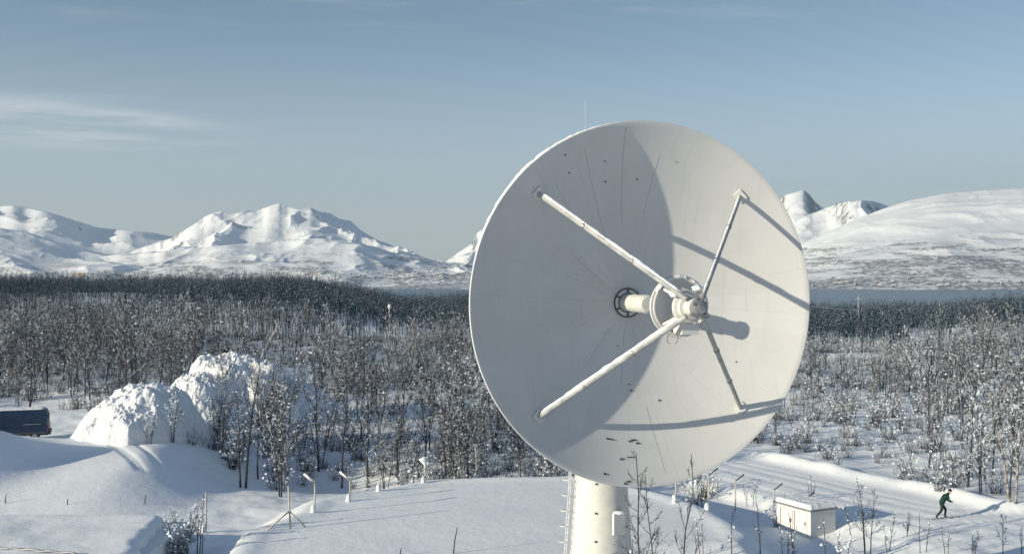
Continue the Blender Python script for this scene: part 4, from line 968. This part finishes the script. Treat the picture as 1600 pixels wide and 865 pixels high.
solo('frosted_bush', 1245, 885, 800, 917, 'twiggy bush in front of the cream shed doors', 'bush', stems=3, nb=6, ns=3, ntw=2, snow=0.3, lumps=8, spread=0.15)
solo('frosted_bush', 1318, 880, 828, 918, 'snow loaded bush at the shaded end of the shed', 'bush', stems=3, nb=7, ns=4, ntw=3, snow=0.6, lumps=90)
solo('frosted_bush', 300, 672, 592, 930, 'frosted bush at the foot of the saddle between two snow heaps', 'bush', stems=5, nb=9, ns=5, ntw=4, snow=0.55, lumps=140, spread=0.3)
solo('frosted_bush', 345, 700, 625, 931, 'twiggy frosted bush in front of the tall snow heap', 'bush', stems=5, nb=9, ns=5, ntw=4, snow=0.45, lumps=120, spread=0.3)
solo('frosted_bush', 420, 690, 610, 932, 'frosted bush below the low rounded snow heap', 'bush', stems=5, nb=9, ns=5, ntw=4, snow=0.45, lumps=100, spread=0.3)
solo('frosted_bush', 232, 694, 640, 933, 'low frosted bush on the right flank of the big lumpy heap', 'bush', stems=5, nb=8, ns=5, ntw=4, snow=0.6, lumps=120, spread=0.3)
# bush close to the pedestal foot
t = place_tree('frosted_bush', meshes_of(*birch(919, 4.6, stems=4, nb=8, ns=4, ntw=4, snow=0.6, lumps=60, spread=0.25), 'bark'), (3.85, 41.9, 0.0), 0.3, 1.0, 'frosted bush growing against the foot of the white pedestal', 'bush')
# a dead, bent, snow plastered trunk and the tall pole in the wood
x, y, z = ground_at(404, 588)
def wpt(px, py, y): return ((px-CX)/F*y-x, 0.0, CAM_Z-(py-CY)/F*y-z)
m = MB(); m.tube([wpt(404, 592, y), wpt(407, 560, y), wpt(420, 535, y), wpt(431, 516, y), wpt(434, 506, y), wpt(428, 499, y)], [0.15, 0.12, 0.10, 0.09, 0.07, 0.03], 8)
t = empty('dead_tree', (x, y, z)); tag(t, 'bent dead trunk plastered white with snow, curling over at its top', 'tree'); m.build('trunk', M['old_frost'], t, True)
m = MB(); m.tube([wpt(406, 562, y), wpt(398, 545, y), wpt(396, 535, y)], [0.06, 0.04, 0.02], 5); m.build('limb', M['bark'], t, True)
x, y, z = ground_at(609, 580)
t = empty('utility_pole', (x, y, z)); tag(t, 'tall bare pole with snow on its head, standing in the wood left of the dish', 'pole'); hh = 100/F*y
m = MB(); m.tube([(0, 0, -0.3), (0, 0, hh*0.6), (-0.05, 0, hh)], [0.13, 0.12, 0.10], 8); m.build('post', M['pale_bark'], t, True)
m = MB(); m.blob((-0.05, 0, hh+0.1), (0.3, 0.3, 0.45), rg, 9, 0.2); m.build('snow_cap', M['clump'], t, True)
# line pole near the water and its frosted wire
x, y = (1341-CX)/F*330, 330.0; z = z1(x, y); hh = CAM_Z-(462-CY)/F*y-z
t = empty('utility_pole', (x, y, z)); tag(t, 'distant pole in front of the blue water carrying a frosted wire', 'pole')
m = MB(); m.tube([(0, 0, -0.3), (0, 0, hh)], [0.16, 0.12], 8); m.build('post', M['post'], t, True)
m = MB(); m.box((0, 0, hh-0.9), (1.8, 0.12, 0.14)); m.build('crossarm', M['post'], t)
m = MB(); a = Vector(((1341-CX)/F*330, 330, CAM_Z-(484-CY)/F*330)); b = Vector(((1150-CX)/F*300, 300, CAM_Z-(462-CY)/F*300)); P = []
for i in range(25):
    w = i/24; q = a.lerp(b, w); q.z -= 1.0*4*w*(1-w)*0.6; P.append(q)
m.tube(P, 0.08, 5); o = m.build('overhead_wire', M['frost'], None, True); tag(o, 'thin frosted wire sagging across the blue water beside the dish', 'wire')
# works with a crane over the far left shore
l = hill_ray(105, 432, 4000, 9000) or Vector((-2200, 5400, SEA+20))
t = empty('crane', l); tag(t, 'tiny orange crane on the far shore at the left', 'crane')
m = MB(); m.tube([(0, 0, -4), (0, 0, 58)], 1.6, 6); m.build('mast', M['tan'], t); m = MB(); m.box((22, 0, 56), (76, 2.2, 2.6)); m.build('jib', M['tan'], t)
m = MB(); m.box((-13, 0, 52), (6, 4, 5)); m.build('counterweight', M['grey'], t)
t = empty('warehouse', (l.x+70, l.y+5, l.z)); tag(t, 'tan warehouse on the far shore beside the tiny crane', 'building')
m = MB(); m.box((0, 0, 8), (60, 25, 26)); m.build('wall', M['tan'], t); m = MB(); m.box((0, 0, 21.6), (62, 27, 1)); m.build('roof', M['clump'], t)

# ------------------------------------------------------------------ the cold air between here and the mountains
m = bpy.data.materials.new('air'); m.use_nodes = True; t = m.node_tree; t.nodes.clear()
v = N(t, 'ShaderNodeVolumePrincipled'); v.inputs['Color'].default_value = (0.70, 0.86, 1.0, 1); v.inputs['Density'].default_value = 3.2e-5; v.inputs['Anisotropy'].default_value = 0.2
q = N(t, 'ShaderNodeOutputMaterial'); t.links.new(v.outputs[0], q.inputs['Volume'])
mb = MB(); mb.box((0, 9000, (1750+SEA-12)/2), (26000, 22000, 1750-SEA+12))
o = mb.build('haze', m); tag(o, kind='stuff')
